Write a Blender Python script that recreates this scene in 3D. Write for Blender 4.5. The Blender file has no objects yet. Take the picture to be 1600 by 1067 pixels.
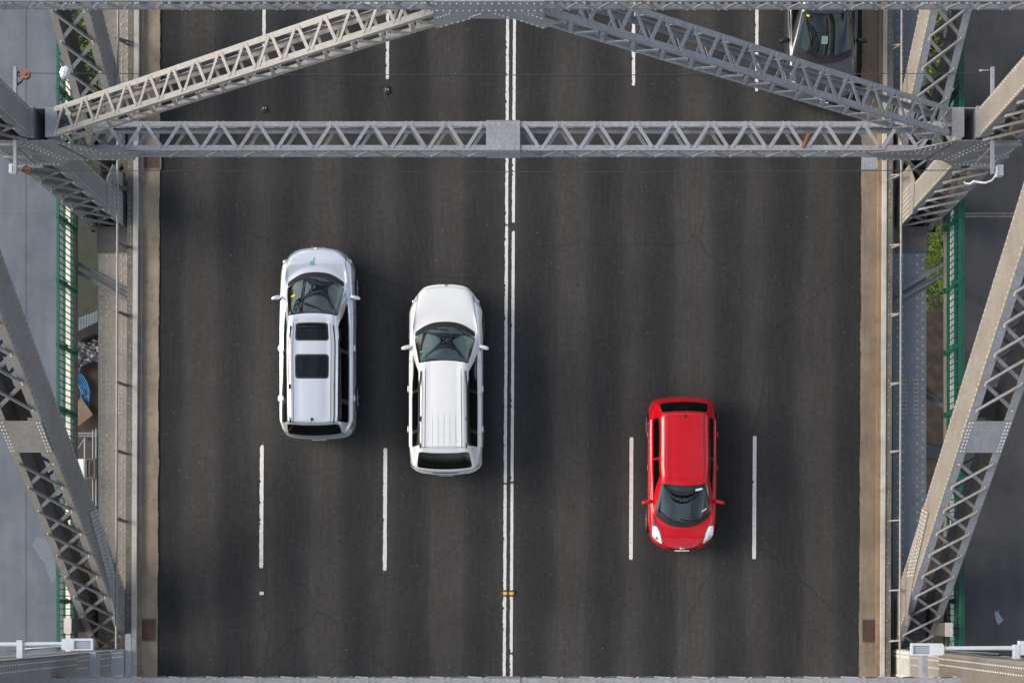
import bpy, math, random
from mathutils import Vector, Matrix, noise
random.seed(7)
R = math.radians
SC = bpy.context.scene
COL = SC.collection

# ------------------------------------------------------------------ camera, light, exposure
CX, CY, H, PM = 852.0, 955.0, 40.0, 60.0      # nadir in the photograph, flying height, pixels per metre on the road
cam_d = bpy.data.cameras.new('camera'); cam = bpy.data.objects.new('camera', cam_d); COL.objects.link(cam)
cam.location = (0, 0, H); cam.rotation_euler = (0, 0, 0)
cam_d.sensor_width = 36; cam_d.sensor_fit = 'HORIZONTAL'; cam_d.lens = 54.0
cam_d.shift_x = (800 - CX) / 1600; cam_d.shift_y = (CY - 533.5) / 1600
cam_d.clip_end = 2000
SC.camera = cam
SUN_EL = 30.0
world = bpy.data.worlds.new('World'); SC.world = world; world.use_nodes = True
wn = world.node_tree
for n in list(wn.nodes): wn.nodes.remove(n)
sky = wn.nodes.new('ShaderNodeTexSky'); sky.sky_type = 'NISHITA'; sky.sun_disc = False
sky.sun_elevation = R(SUN_EL); sky.sun_rotation = R(-82); sky.air_density = 1.0; sky.dust_density = 2.6; sky.ozone_density = 1.5
bgn = wn.nodes.new('ShaderNodeBackground'); bgn.inputs['Strength'].default_value = 0.135
wo = wn.nodes.new('ShaderNodeOutputWorld')
hsv = wn.nodes.new('ShaderNodeHueSaturation'); hsv.inputs['Saturation'].default_value = .50
wn.links.new(sky.outputs[0], hsv.inputs['Color']); wtc = wn.nodes.new('ShaderNodeTexCoord'); wno = wn.nodes.new('ShaderNodeTexNoise'); wno.inputs['Scale'].default_value = 2.6
wno.inputs['Detail'].default_value = 6; wn.links.new(wtc.outputs['Generated'], wno.inputs['Vector'])
wra = wn.nodes.new('ShaderNodeValToRGB'); wra.color_ramp.elements[0].position = .40; wra.color_ramp.elements[0].color = (.62, .64, .68, 1)
wra.color_ramp.elements[1].position = .62; wra.color_ramp.elements[1].color = (1.35, 1.33, 1.30, 1); wn.links.new(wno.outputs[0], wra.inputs[0])
wmx = wn.nodes.new('ShaderNodeMix'); wmx.data_type = 'RGBA'; wmx.blend_type = 'MULTIPLY'; wmx.inputs[0].default_value = 1
wn.links.new(hsv.outputs[0], wmx.inputs[6]); wn.links.new(wra.outputs[0], wmx.inputs[7]); wn.links.new(wmx.outputs[2], bgn.inputs[0]); wn.links.new(bgn.outputs[0], wo.inputs[0])
sun_d = bpy.data.lights.new('sun', 'SUN'); sun = bpy.data.objects.new('sun', sun_d); COL.objects.link(sun)
sun_d.energy = 1.2; sun_d.angle = R(32); sun_d.color = (1.0, 0.89, 0.76)
sun.rotation_euler = (Vector((math.cos(R(SUN_EL)), -0.14, -math.sin(R(SUN_EL)))).to_track_quat('-Z', 'Y')).to_euler()
SC.view_settings.view_transform = 'Standard'; SC.view_settings.look = 'None'
SC.view_settings.exposure = 1.0; SC.view_settings.gamma = 1.0

# ------------------------------------------------------------------ materials
def lin(c):
    return tuple(((v/255)/12.92 if v/255 <= .04045 else ((v/255+.055)/1.055)**2.4) for v in c)
class NT:
    def __init__(s, name):
        m = bpy.data.materials.new(name); m.use_nodes = True
        s.m = m; s.t = m.node_tree; s.b = s.t.nodes['Principled BSDF']
    def n(s, typ, **kw):
        nd = s.t.nodes.new(typ)
        for k, v in kw.items():
            if k in nd.inputs.keys(): nd.inputs[k].default_value = v
            else: setattr(nd, k, v)
        return nd
    def l(s, a, b): s.t.links.new(a, b)
    def noise(s, vec, scale, detail=6, rough=.6):
        nd = s.n('ShaderNodeTexNoise'); nd.inputs['Scale'].default_value = scale
        nd.inputs['Detail'].default_value = detail; nd.inputs['Roughness'].default_value = rough
        s.l(vec, nd.inputs['Vector']); return nd
    def ramp(s, fac, stops):
        nd = s.n('ShaderNodeValToRGB'); e = nd.color_ramp.elements
        while len(e) < len(stops): e.new(0.5)
        for i, (p, c) in enumerate(stops):
            e[i].position = p; e[i].color = (c, c, c, 1) if isinstance(c, (int, float)) else (*c, 1)
        s.l(fac, nd.inputs[0]); return nd
    def mix(s, fac, a, b, mode='MIX'):
        nd = s.n('ShaderNodeMix', data_type='RGBA', blend_type=mode)
        for idx, v in ((0, fac), (6, a), (7, b)):
            if hasattr(v, 'links'): s.l(v, nd.inputs[idx])
            elif isinstance(v, (int, float)): nd.inputs[idx].default_value = v
            else: nd.inputs[idx].default_value = (*v, 1)
        return nd.outputs[2]
    def bump(s, h, dist, strength=1.0):
        nd = s.n('ShaderNodeBump'); nd.inputs['Distance'].default_value = dist; nd.inputs['Strength'].default_value = strength
        s.l(h, nd.inputs['Height']); s.l(nd.outputs[0], s.b.inputs['Normal'])
def P(m, **kw):
    for k, v in kw.items():
        k = k.replace('_', ' ')
        m.b.inputs[k].default_value = (*v, 1) if isinstance(v, tuple) else v

def steel(name, base, dirt=(.16, .12, .08), dirt_amt=.5, rough=.55, rust=.0, scale=1.0):
    m = NT(name); tc = m.n('ShaderNodeNewGeometry'); pos = tc.outputs['Position']
    n1 = m.noise(pos, 1.1*scale, 8, .65); n2 = m.noise(pos, 14*scale, 5, .6); n3 = m.noise(pos, 3.4*scale, 9, .7)
    f1 = m.ramp(n1.outputs[0], [(.42, 0.0), (.70, dirt_amt)])
    c = m.mix(f1.outputs[0], base, tuple(b*.55 + d*.45 for b, d in zip(base, dirt)))
    f2 = m.ramp(n2.outputs[0], [(.3, .80), (.7, 1.12)])
    c = m.mix(1.0, c, f2.outputs[0], 'MULTIPLY')
    f3 = m.ramp(n3.outputs[0], [(.60, 0.0), (.72, .55*dirt_amt)])
    c = m.mix(f3.outputs[0], c, dirt)
    nd_ = m.noise(pos, 8.5, 3, .6); c = m.mix(m.ramp(nd_.outputs[0], [(.735, 0.0), (.765, .5)]).outputs[0], c, (.55, .54, .50))
    mpv = m.n('ShaderNodeMapping'); mpv.inputs['Scale'].default_value = (7, 7, .9); m.l(pos, mpv.inputs['Vector'])
    ns = m.noise(mpv.outputs[0], 1.0, 6, .65); c = m.mix(m.ramp(ns.outputs[0], [(.56, 0.0), (.74, .45*dirt_amt)]).outputs[0], c, dirt)
    if rust:
        n4 = m.noise(pos, 2.2, 10, .75); f4 = m.ramp(n4.outputs[0], [(.68, 0.0), (.74, rust)])
        c = m.mix(f4.outputs[0], c, (.20, .06, .02))
    m.l(c, m.b.inputs['Base Color'])
    rr = m.ramp(n3.outputs[0], [(.3, rough-.1), (.7, rough+.15)]); m.l(rr.outputs[0], m.b.inputs['Roughness'])
    m.bump(n2.outputs[0], .003, .5)
    return m.m
def plain(name, base, rough=.6, metallic=0.0, var=.18, scale=20, coat=0, bump=0, ior=1.5):
    m = NT(name); g = m.n('ShaderNodeTexCoord')
    n = m.noise(g.outputs['Object'], scale, 6, .6)
    f = m.ramp(n.outputs[0], [(.3, 1-var), (.7, 1+var)])
    c = m.mix(1.0, base, f.outputs[0], 'MULTIPLY'); m.l(c, m.b.inputs['Base Color'])
    P(m, Roughness=rough, Metallic=metallic, IOR=ior)
    if coat: m.b.inputs['Coat Weight'].default_value = coat; m.b.inputs['Coat Roughness'].default_value = .03
    if bump: m.bump(n.outputs[0], bump, .6)
    return m.m

M = {}
M['steel'] = steel('bridge grey paint', (.30, .312, .335), dirt_amt=.7, rust=.5)
M['steel_old'] = steel('bridge grey paint weathered', (.25, .25, .255), dirt=(.13, .095, .065), dirt_amt=.75, rust=.6)
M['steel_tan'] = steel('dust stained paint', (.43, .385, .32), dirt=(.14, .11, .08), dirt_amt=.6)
M['steel_warm_lit'] = steel('warm lit grey tint', (.285, .262, .23), dirt=(.15, .10, .06), dirt_amt=.75, rust=.3)  # warm sunlight put into right webs, right gussets and left diagonal flanges
M['steel_brown'] = steel('brown stained web paint', (.175, .155, .135), dirt=(.11, .075, .05), dirt_amt=.7, rust=.4)
M['steel_sunlit'] = steel('sunlit cream tint', (.345, .332, .31), dirt=(.17, .13, .09), dirt_amt=.55, rust=.4)  # warm cream of the sun put into the left brace colour
M['steel_dark'] = steel('grimy deck steel', (.12, .115, .11), dirt=(.05, .04, .032), dirt_amt=.9, rust=.4)
M['steel_blue'] = steel('blue grey brace paint and chord shade tone', (.20, .225, .255), dirt=(.08, .075, .07), dirt_amt=.5)  # blue grey of the braces; on the right chord shade is put into the colour
M['rivet'] = plain('rivet heads', (.64, .62, .58), .4, var=.2)
M['rivet_dark'] = plain('rivet heads dark', (.42, .45, .48), .45, var=.2)
M['rust'] = steel('bare rust', (.13, .065, .035), dirt=(.10, .035, .015), dirt_amt=.9, rust=.9, scale=2.5)
M['rustpan'] = steel('rusted pit cover', (.085, .045, .03), dirt=(.04, .02, .015), dirt_amt=.9, rust=.9, scale=2.5)

def asphalt():
    m = NT('asphalt carriageway'); g = m.n('ShaderNodeNewGeometry'); pos = g.outputs['Position']
    sep = m.n('ShaderNodeSeparateXYZ'); m.l(pos, sep.inputs[0])
    mp = m.n('ShaderNodeMapping'); mp.inputs['Scale'].default_value = (1.6, .22, 1); m.l(pos, mp.inputs['Vector'])
    nw = m.noise(mp.outputs[0], 1.0, 5, .6)
    # lane wear: oil stain down the middle of each 3.2 m lane, dark polished tracks either side
    ph = m.n('ShaderNodeMath', operation='MULTIPLY_ADD'); m.l(sep.outputs['X'], ph.inputs[0])
    ph.inputs[1].default_value = 2*math.pi/(3.22/2); ph.inputs[2].default_value = (( -(699-CX)/PM) * 2*math.pi/(3.22/2))
    wob = m.n('ShaderNodeMath', operation='MULTIPLY_ADD'); m.l(nw.outputs[0], wob.inputs[0]); wob.inputs[1].default_value = 2.4; m.l(ph.outputs[0], wob.inputs[2])
    ph2 = m.n('ShaderNodeMath', operation='SUBTRACT'); m.l(wob.outputs[0], ph2.inputs[0]); ph2.inputs[1].default_value = 1.2
    cs = m.n('ShaderNodeMath', operation='COSINE'); m.l(ph2.outputs[0], cs.inputs[0])
    hf = m.n('ShaderNodeMath', operation='MULTIPLY'); m.l(ph2.outputs[0], hf.inputs[0]); hf.inputs[1].default_value = .5
    ch = m.n('ShaderNodeMath', operation='COSINE'); m.l(hf.outputs[0], ch.inputs[0])
    s2 = m.n('ShaderNodeMath', operation='MULTIPLY_ADD'); m.l(ch.outputs[0], s2.inputs[0]); s2.inputs[1].default_value = .55; m.l(cs.outputs[0], s2.inputs[2])
    s3 = m.n('ShaderNodeMath', operation='MULTIPLY_ADD'); m.l(s2.outputs[0], s3.inputs[0]); s3.inputs[1].default_value = .34; s3.inputs[2].default_value = .5
    s4 = m.n('ShaderNodeMath', operation='MULTIPLY_ADD'); m.l(nw.outputs[0], s4.inputs[0]); s4.inputs[1].default_value = .5; m.l(s3.outputs[0], s4.inputs[2])
    base = m.ramp(s4.outputs[0], [(.25, (.0240, .0240, .0255)), (.66, (.0328, .0322, .0316)), (1.0, (.0500, .0476, .0440))])
    fine = m.noise(pos, 70, 4, .7); ff = m.ramp(fine.outputs[0], [(.3, .62), (.5, 1.0), (.72, 1.65)])
    c = m.mix(1.0, base.outputs[0], ff.outputs[0], 'MULTIPLY')
    med = m.noise(pos, 9, 6, .6); fm = m.ramp(med.outputs[0], [(.3, .84), (.7, 1.18)])
    c = m.mix(1.0, c, fm.outputs[0], 'MULTIPLY')
    mp2 = m.n('ShaderNodeMapping'); mp2.inputs['Scale'].default_value = (10, .6, 1); m.l(pos, mp2.inputs['Vector'])
    st = m.noise(mp2.outputs[0], 1.5, 6, .65); fs = m.ramp(st.outputs[0], [(.35, .88), (.7, 1.14)])
    c = m.mix(1.0, c, fs.outputs[0], 'MULTIPLY')
    for sc_, th, colr in ((26, .055, (.16, .155, .14)), (6.0, .022, (.35, .34, .31))):
        v = m.n('ShaderNodeTexVoronoi'); v.inputs['Scale'].default_value = sc_; v.inputs['Randomness'].default_value = 1; m.l(pos, v.inputs['Vector'])
        sepc = m.n('ShaderNodeSeparateColor'); m.l(v.outputs['Color'], sepc.inputs[0])
        keep = m.n('ShaderNodeMath', operation='GREATER_THAN'); m.l(sepc.outputs[0], keep.inputs[0]); keep.inputs[1].default_value = .70
        lt = m.n('ShaderNodeMath', operation='LESS_THAN'); m.l(v.outputs['Distance'], lt.inputs[0]); lt.inputs[1].default_value = th*2.2
        mu = m.n('ShaderNodeMath', operation='MULTIPLY'); m.l(keep.outputs[0], mu.inputs[0]); m.l(lt.outputs[0], mu.inputs[1])
        c = m.mix(mu.outputs[0], c, colr)
    # dark spots of tar and oil
    v = m.n('ShaderNodeTexVoronoi'); v.inputs['Scale'].default_value = 1.3; m.l(pos, v.inputs['Vector'])
    lt = m.ramp(v.outputs['Distance'], [(.03, .45), (.075, 0.0)]); c = m.mix(lt.outputs[0], c, (.012, .012, .012))
    pn = m.noise(pos, .35, 7, .6); c = m.mix(1.0, c, m.ramp(pn.outputs[0], [(.35, .86), (.65, 1.16)]).outputs[0], 'MULTIPLY')
    cv = m.n('ShaderNodeTexVoronoi', feature='DISTANCE_TO_EDGE'); cv.inputs['Scale'].default_value = .23
    wn_ = m.noise(pos, 1.6, 6, .7); wv = m.n('ShaderNodeMix', data_type='VECTOR'); wv.inputs[0].default_value = .22
    m.l(pos, wv.inputs[4]); m.l(wn_.outputs['Color'], wv.inputs[5]); m.l(wv.outputs[1], cv.inputs['Vector'])
    ck = m.ramp(cv.outputs['Distance'], [(.0, .38), (.0022, 0.0)]); c = m.mix(ck.outputs[0], c, (.012, .012, .013))
    m.l(c, m.b.inputs['Base Color']); P(m, Roughness=.88); m.b.inputs['Specular IOR Level'].default_value = .25
    m.bump(fine.outputs[0], .004, .6)
    return m.m
M['asphalt'] = asphalt()
def path_mat(name, a, b, speck):
    m = NT(name); g = m.n('ShaderNodeNewGeometry'); pos = g.outputs['Position']
    mp = m.n('ShaderNodeMapping'); mp.inputs['Scale'].default_value = (2.2, .35, 1); m.l(pos, mp.inputs['Vector'])
    n1 = m.noise(mp.outputs[0], .9, 8, .6); c = m.ramp(n1.outputs[0], [(.3, a), (.75, b)]).outputs[0]
    n2 = m.noise(pos, 60, 4, .7); c = m.mix(1.0, c, m.ramp(n2.outputs[0], [(.3, .75), (.7, 1.3)]).outputs[0], 'MULTIPLY')
    n7 = m.noise(pos, .8, 8, .7); c = m.mix(1.0, c, m.ramp(n7.outputs[0], [(.35, .80), (.5, 1.0), (.68, 1.12)]).outputs[0], 'MULTIPLY')
    n8 = m.noise(pos, 2.6, 8, .75); c = m.mix(m.ramp(n8.outputs[0], [(.63, 0.0), (.72, .5)]).outputs[0], c, tuple(x*.55 for x in a))
    v = m.n('ShaderNodeTexVoronoi'); v.inputs['Scale'].default_value = 14; m.l(pos, v.inputs['Vector'])
    sepc = m.n('ShaderNodeSeparateColor'); m.l(v.outputs['Color'], sepc.inputs[0])
    keep = m.n('ShaderNodeMath', operation='GREATER_THAN'); m.l(sepc.outputs[0], keep.inputs[0]); keep.inputs[1].default_value = .78
    lt = m.n('ShaderNodeMath', operation='LESS_THAN'); m.l(v.outputs['Distance'], lt.inputs[0]); lt.inputs[1].default_value = .13
    mu = m.n('ShaderNodeMath', operation='MULTIPLY'); m.l(keep.outputs[0], mu.inputs[0]); m.l(lt.outputs[0], mu.inputs[1])
    c = m.mix(mu.outputs[0], c, speck); m.l(c, m.b.inputs['Base Color']); P(m, Roughness=.85)
    m.bump(n2.outputs[0], .003, .5); return m.m
M['path_left'] = path_mat('worn blue grey deck paint', (.094, .112, .136), (.140, .160, .186), (.07, .08, .09))
M['path_right'] = path_mat('dark footway asphalt', (.046, .046, .049), (.070, .068, .068), (.17, .17, .17))
def paint_line():
    m = NT('worn road paint'); g = m.n('ShaderNodeNewGeometry')
    n = m.noise(g.outputs['Position'], 11, 8, .7); c = m.ramp(n.outputs[0], [(.31, (.17, .165, .155)), (.38, (.64, .63, .60)), (.8, (.86, .85, .82))])
    n2 = m.noise(g.outputs['Position'], 55, 3, .6); c2 = m.mix(1.0, c.outputs[0], m.ramp(n2.outputs[0], [(.3, .85), (.7, 1.05)]).outputs[0], 'MULTIPLY')
    m.l(c2, m.b.inputs['Base Color']); P(m, Roughness=.7); m.bump(n2.outputs[0], .002); return m.m
M['line'] = paint_line()
def streaky(name, a, b, stain, amt):
    m = NT(name); g = m.n('ShaderNodeNewGeometry'); pos = g.outputs['Position']
    mp = m.n('ShaderNodeMapping'); mp.inputs['Scale'].default_value = (5, .7, 5); m.l(pos, mp.inputs['Vector'])
    n1 = m.noise(mp.outputs[0], 1.2, 9, .7); c = m.ramp(n1.outputs[0], [(.3, a), (.7, b)]).outputs[0]
    n2 = m.noise(pos, 4, 9, .75); f = m.ramp(n2.outputs[0], [(.52, 0.0), (.70, amt)]); c = m.mix(f.outputs[0], c, stain)
    n3 = m.noise(pos, 60, 4, .7); c = m.mix(1.0, c, m.ramp(n3.outputs[0], [(.3, .82), (.7, 1.18)]).outputs[0], 'MULTIPLY')
    n4 = m.noise(pos, 17, 5, .7); c = m.mix(m.ramp(n4.outputs[0], [(.64, 0.0), (.70, .6)]).outputs[0], c, tuple(x*.45 for x in a))
    n5 = m.noise(pos, 1.3, 4, .6); c = m.mix(1.0, c, m.ramp(n5.outputs[0], [(.35, .82), (.65, 1.10)]).outputs[0], 'MULTIPLY')
    m.l(c, m.b.inputs['Base Color']); P(m, Roughness=.85); m.bump(n3.outputs[0], .003, .5); return m.m
M['gutter_l'] = streaky('tan concrete gutter', (.27, .22, .155), (.35, .285, .205), (.10, .075, .05), .6)
M['gutter_r'] = streaky('ochre concrete gutter', (.19, .150, .105), (.26, .205, .145), (.14, .09, .05), .6)
M['stain_sun_kerb'] = streaky('rust stained kerb face with sun tint', (.22, .15, .09), (.30, .21, .13), (.16, .07, .03), .8)  # stains, plus the orange sunlight on this face put into the colour
M['grey_kerb'] = streaky('grey kerb face', (.16, .145, .12), (.22, .195, .16), (.09, .07, .05), .7)
M['cream'] = streaky('cream painted rail', (.43, .41, .37), (.55, .53, .48), (.33, .22, .12), .5)
M['cream_bright'] = streaky('fresh cream paint', (.70, .66, .55), (.80, .77, .67), (.4, .33, .22), .3)
M['parapet'] = streaky('grimy parapet top', (.125, .115, .10), (.20, .18, .15), (.06, .05, .045), .8)
M['green'] = steel('green railing paint', (.003, .095, .052), dirt=(.02, .05, .035), dirt_amt=.4, rough=.4)
M['white_steel'] = plain('white enamel', (.54, .575, .61), .35, var=.06, scale=9)
M['galv'] = plain('galvanised steel', (.42, .46, .50), .4, .3, var=.12, scale=9)
M['pipe'] = steel('grey pipe paint', (.29, .275, .25), dirt=(.2, .15, .1), dirt_amt=.6)
M['wire'] = plain('dark wire rope', (.05, .05, .05), .6)
M['orange'] = plain('orange rusty casting', (.26, .085, .035), .6, var=.4, scale=30)
M['rust_bright'] = plain('orange brown rust', (.22, .09, .045), .8, var=.5, scale=12)
M['black'] = plain('black plastic', (.012, .012, .013), .5, var=.2)
M['rubber'] = plain('tyre rubber', (.016, .016, .016), .8, var=.3, scale=60)
M['lamp_lens'] = plain('grey lamp lens', (.26, .31, .36), .25, var=.05)
M['yellow'] = plain('amber reflector', (.85, .42, .03), .3, var=.15)
M['silver_paint'] = plain('silver metallic paint', (.82, .86, .90), .27, .62, var=.02, coat=1)
M['white_paint'] = plain('white car paint', (.80, .805, .79), .35, 0, var=.015, coat=1)
M['red_paint'] = plain('red car paint', (.52, .0003, .007), .24, 0, var=.02, coat=.85, ior=1.35)
M['dark_paint'] = plain('graphite car paint', (.055, .055, .062), .3, .5, var=.03, coat=1)
M['chrome'] = plain('bright trim', (.65, .66, .68), .18, .9, var=.03)
M['lamp_clear'] = plain('clear lamp lens', (.82, .83, .83), .12, .0, var=.15, scale=40, coat=1)
M['lamp_red'] = plain('red lamp lens', (.35, .012, .012), .15, 0, var=.1, coat=1)
M['sticker_y'] = plain('yellow sticker', (.75, .62, .02), .5)
M['sticker_g'] = plain('green sticker', (.04, .45, .25), .5)
M['sticker_w'] = plain('white sticker', (.75, .76, .76), .5)
M['sticker_p'] = plain('pale green sticker', (.16, .26, .22), .5)
M['trim_grey'] = plain('dark grey seal', (.10, .105, .115), .5)
M['seat'] = plain('seat cloth', (.035, .037, .04), .9)
def glass_mat(name, tint, tr):
    m = NT(name); nt = m.t; nt.nodes.remove(m.b)
    out = nt.nodes['Material Output']
    gl = m.n('ShaderNodeBsdfGlossy'); gl.inputs['Roughness'].default_value = .015; gl.inputs['Color'].default_value = (.84, 1, .97, 1)
    tp = m.n('ShaderNodeBsdfTransparent'); tp.inputs['Color'].default_value = (*tint, 1)
    fr = m.n('ShaderNodeFresnel'); fr.inputs['IOR'].default_value = tr
    mx = m.n('ShaderNodeMixShader'); m.l(fr.outputs[0], mx.inputs[0]); m.l(tp.outputs[0], mx.inputs[1]); m.l(gl.outputs[0], mx.inputs[2])
    m.l(mx.outputs[0], out.inputs[0]); return m.m
M['glass'] = glass_mat('green tinted windscreen', (.42, .52, .50), 2.1)
M['glass_dark'] = glass_mat('dark privacy glass', (.10, .11, .12), 1.62)
def leaf_mat(name, a, b):
    m = NT(name); g = m.n('ShaderNodeNewGeometry')
    n = m.noise(g.outputs['Position'], 3.0, 4, .6); c = m.ramp(n.outputs[0], [(.3, a), (.7, b)])
    m.l(c.outputs[0], m.b.inputs['Base Color']); P(m, Roughness=.6)
    m.b.inputs['Subsurface Weight'].default_value = 0.0
    return m.m
M['leaf'] = leaf_mat('fresh leaves', (.055, .105, .010), (.17, .25, .02))
M['leaf2'] = leaf_mat('olive leaves', (.05, .085, .010), (.12, .15, .02))
M['bark'] = plain('bark', (.09, .065, .045), .9, var=.3, bump=.01)
def ground_mat():
    m = NT('ground below the bridge'); g = m.n('ShaderNodeNewGeometry'); pos = g.outputs['Position']
    n1 = m.noise(pos, .22, 6, .6); c = m.ramp(n1.outputs[0], [(.36, (.022, .034, .010)), (.50, (.045, .048, .015)), (.60, (.055, .038, .024)), (.72, (.035, .026, .020))]).outputs[0]
    n2 = m.noise(pos, 6, 8, .7); c = m.mix(1.0, c, m.ramp(n2.outputs[0], [(.3, .6), (.7, 1.4)]).outputs[0], 'MULTIPLY')
    m.l(c, m.b.inputs['Base Color']); P(m, Roughness=.95); m.bump(n2.outputs[0], .05); return m.m
M['ground'] = ground_mat()
M['grass'] = leaf_mat('mown grass', (.012, .018, .005), (.026, .034, .009))
M['soil'] = plain('bare soil', (.060, .042, .032), .95, var=.45, scale=3, bump=.03)

# ------------------------------------------------------------------ mesh helpers
def V(px, py, z=0.0):
    s = (1 - z/H)/PM
    return Vector(((px-CX)*s, -(py-CY)*s, z))
def skew(y): return (533-y)*0.0045
class MB:
    def __init__(s): s.v = []; s.f = []; s.mi = []; s.cur = 0; s.smooth = []
    def add(s, vs, fs, smooth=False):
        b = len(s.v); s.v += [tuple(v) for v in vs]; s.f += [tuple(b+i for i in f) for f in fs]
        s.mi += [s.cur]*len(fs); s.smooth += [smooth]*len(fs)
    def hexa(s, p):   # p: 8 points, bottom 0-3 ccw, top 4-7
        s.add(p, [(3,2,1,0),(4,5,6,7),(0,1,5,4),(1,2,6,5),(2,3,7,6),(3,0,4,7)])
    def box(s, lo, hi):
        x0,y0,z0 = lo; x1,y1,z1 = hi
        s.hexa([(x0,y0,z0),(x1,y0,z0),(x1,y1,z0),(x0,y1,z0),(x0,y0,z1),(x1,y0,z1),(x1,y1,z1),(x0,y1,z1)])
    def obox(s, c, ax, ay, az):   # centre and three half vectors
        c = Vector(c); ax, ay, az = Vector(ax), Vector(ay), Vector(az)
        if ax.cross(ay).dot(az) < 0: ax = -ax
        s.hexa([c-ax-ay-az, c+ax-ay-az, c+ax+ay-az, c-ax+ay-az, c-ax-ay+az, c+ax-ay+az, c+ax+ay+az, c-ax+ay+az])
    def bar(s, p0, p1, w, t, n):  # flat bar between points, width w, thickness t along n
        p0, p1, n = Vector(p0), Vector(p1), Vector(n).normalized()
        a = (p1-p0); L = a.length; a.normalize(); b = a.cross(n).normalized(); n = b.cross(a)
        s.obox((p0+p1)/2, a*L/2, b*w/2, n*t/2)
    def plate(s, pts, n, t):      # polygon extruded by t along n
        n = Vector(n).normalized(); pts = [Vector(p) for p in pts]; k = len(pts)
        nn = (pts[1]-pts[0]).cross(pts[2]-pts[1])
        if nn.dot(n) < 0: pts.reverse()
        lo = pts; hi = [p+n*t for p in pts]
        fs = [tuple(range(k))[::-1], tuple(range(k, 2*k))] + [(i, (i+1) % k, k+(i+1) % k, k+i) for i in range(k)]
        s.add(lo+hi, fs)
    def tube(s, pts, r, n=10, caps=True, radii=None):
        pts = [Vector(p) for p in pts]; vs = []; m_ = len(pts)
        for i, p in enumerate(pts):
            a = (pts[min(i+1, m_-1)] - pts[max(i-1, 0)]).normalized()
            u = a.cross(Vector((0,0,1)));
            if u.length < .05: u = a.cross(Vector((1,0,0)))
            u.normalize(); w = a.cross(u); rr = radii[i] if radii else r
            vs += [p + (u*math.cos(2*math.pi*k/n) + w*math.sin(2*math.pi*k/n))*rr for k in range(n)]
        fs = []
        for i in range(m_-1):
            for k in range(n):
                k2 = (k+1) % n; fs.append((i*n+k, i*n+k2, (i+1)*n+k2, (i+1)*n+k))
        s.add(vs, fs, True)
        if caps:
            b = len(vs); s.add(vs[:n], [tuple(range(n))]); s.add(vs[-n:], [tuple(range(n))[::-1]])
    def rivet(s, p, n, r=.018):
        p, n = Vector(p), Vector(n).normalized()
        u = n.cross(Vector((.31, .83, .47))).normalized(); w = n.cross(u)
        vs = [p + (u*math.cos(k*math.pi/3)+w*math.sin(k*math.pi/3))*r for k in range(6)]
        vs += [p + (u*math.cos(k*math.pi/3)+w*math.sin(k*math.pi/3))*r*.62 + n*r*.62 for k in range(6)]
        fs = [(k, (k+1) % 6, 6+(k+1) % 6, 6+k) for k in range(6)] + [(6,7,8,9,10,11)]
        s.add(vs, fs, True)
    def rivets(s, p0, p1, pitch, n, r=.018, jit=0):
        p0, p1 = Vector(p0), Vector(p1); L = (p1-p0).length; k = max(1, int(L/pitch))
        for i in range(k+1): s.rivet(p0.lerp(p1, i/k), n, r)
    def ellipsoid(s, c, rx, ry, rz, nu=12, nv=8, rot=None, pw=1.0):
        c = Vector(c); vs = []
        def sg(x): return math.copysign(abs(x)**pw, x)
        for j in range(nv+1):
            th = math.pi*j/nv
            for i in range(nu):
                ph = 2*math.pi*i/nu
                p = Vector((rx*sg(math.sin(th))*sg(math.cos(ph)), ry*sg(math.sin(th))*sg(math.sin(ph)), rz*sg(math.cos(th))))
                vs.append(c + (rot @ p if rot else p))
        fs = [(j*nu+i, (j+1)*nu+i, (j+1)*nu+(i+1) % nu, j*nu+(i+1) % nu) for j in range(nv) for i in range(nu)]
        s.add(vs, fs, True)
    def build(s, name, mats, parent=None, loc=None):
        o_loc = Vector((0,0,0))
        if parent is not None:
            q = parent
            while q is not None: o_loc += q.location; q = q.parent
        elif loc is not None: o_loc = Vector(loc)
        off = o_loc
        me = bpy.data.meshes.new(name)
        me.from_pydata([(x-off.x, y-off.y, z-off.z) for x, y, z in s.v], [], s.f)
        for mt in (mats if isinstance(mats, (list, tuple)) else [mats]): me.materials.append(mt)
        me.polygons.foreach_set('material_index', s.mi); me.polygons.foreach_set('use_smooth', s.smooth)
        me.update()
        o = bpy.data.objects.new(name, me); COL.objects.link(o)
        if parent is not None: o.parent = parent
        elif loc is not None: o.location = loc
        return o
def tag(o, label=None, cat=None, group=None, kind=None):
    for k, v in (('label', label), ('category', cat), ('group', group), ('kind', kind)):
        if v: o[k] = v
    return o
def thing(name, loc, label, cat, group=None):
    o = bpy.data.objects.new(name, None); COL.objects.link(o); o.location = loc; o.empty_display_size = .3
    return tag(o, label, cat, group)

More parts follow.
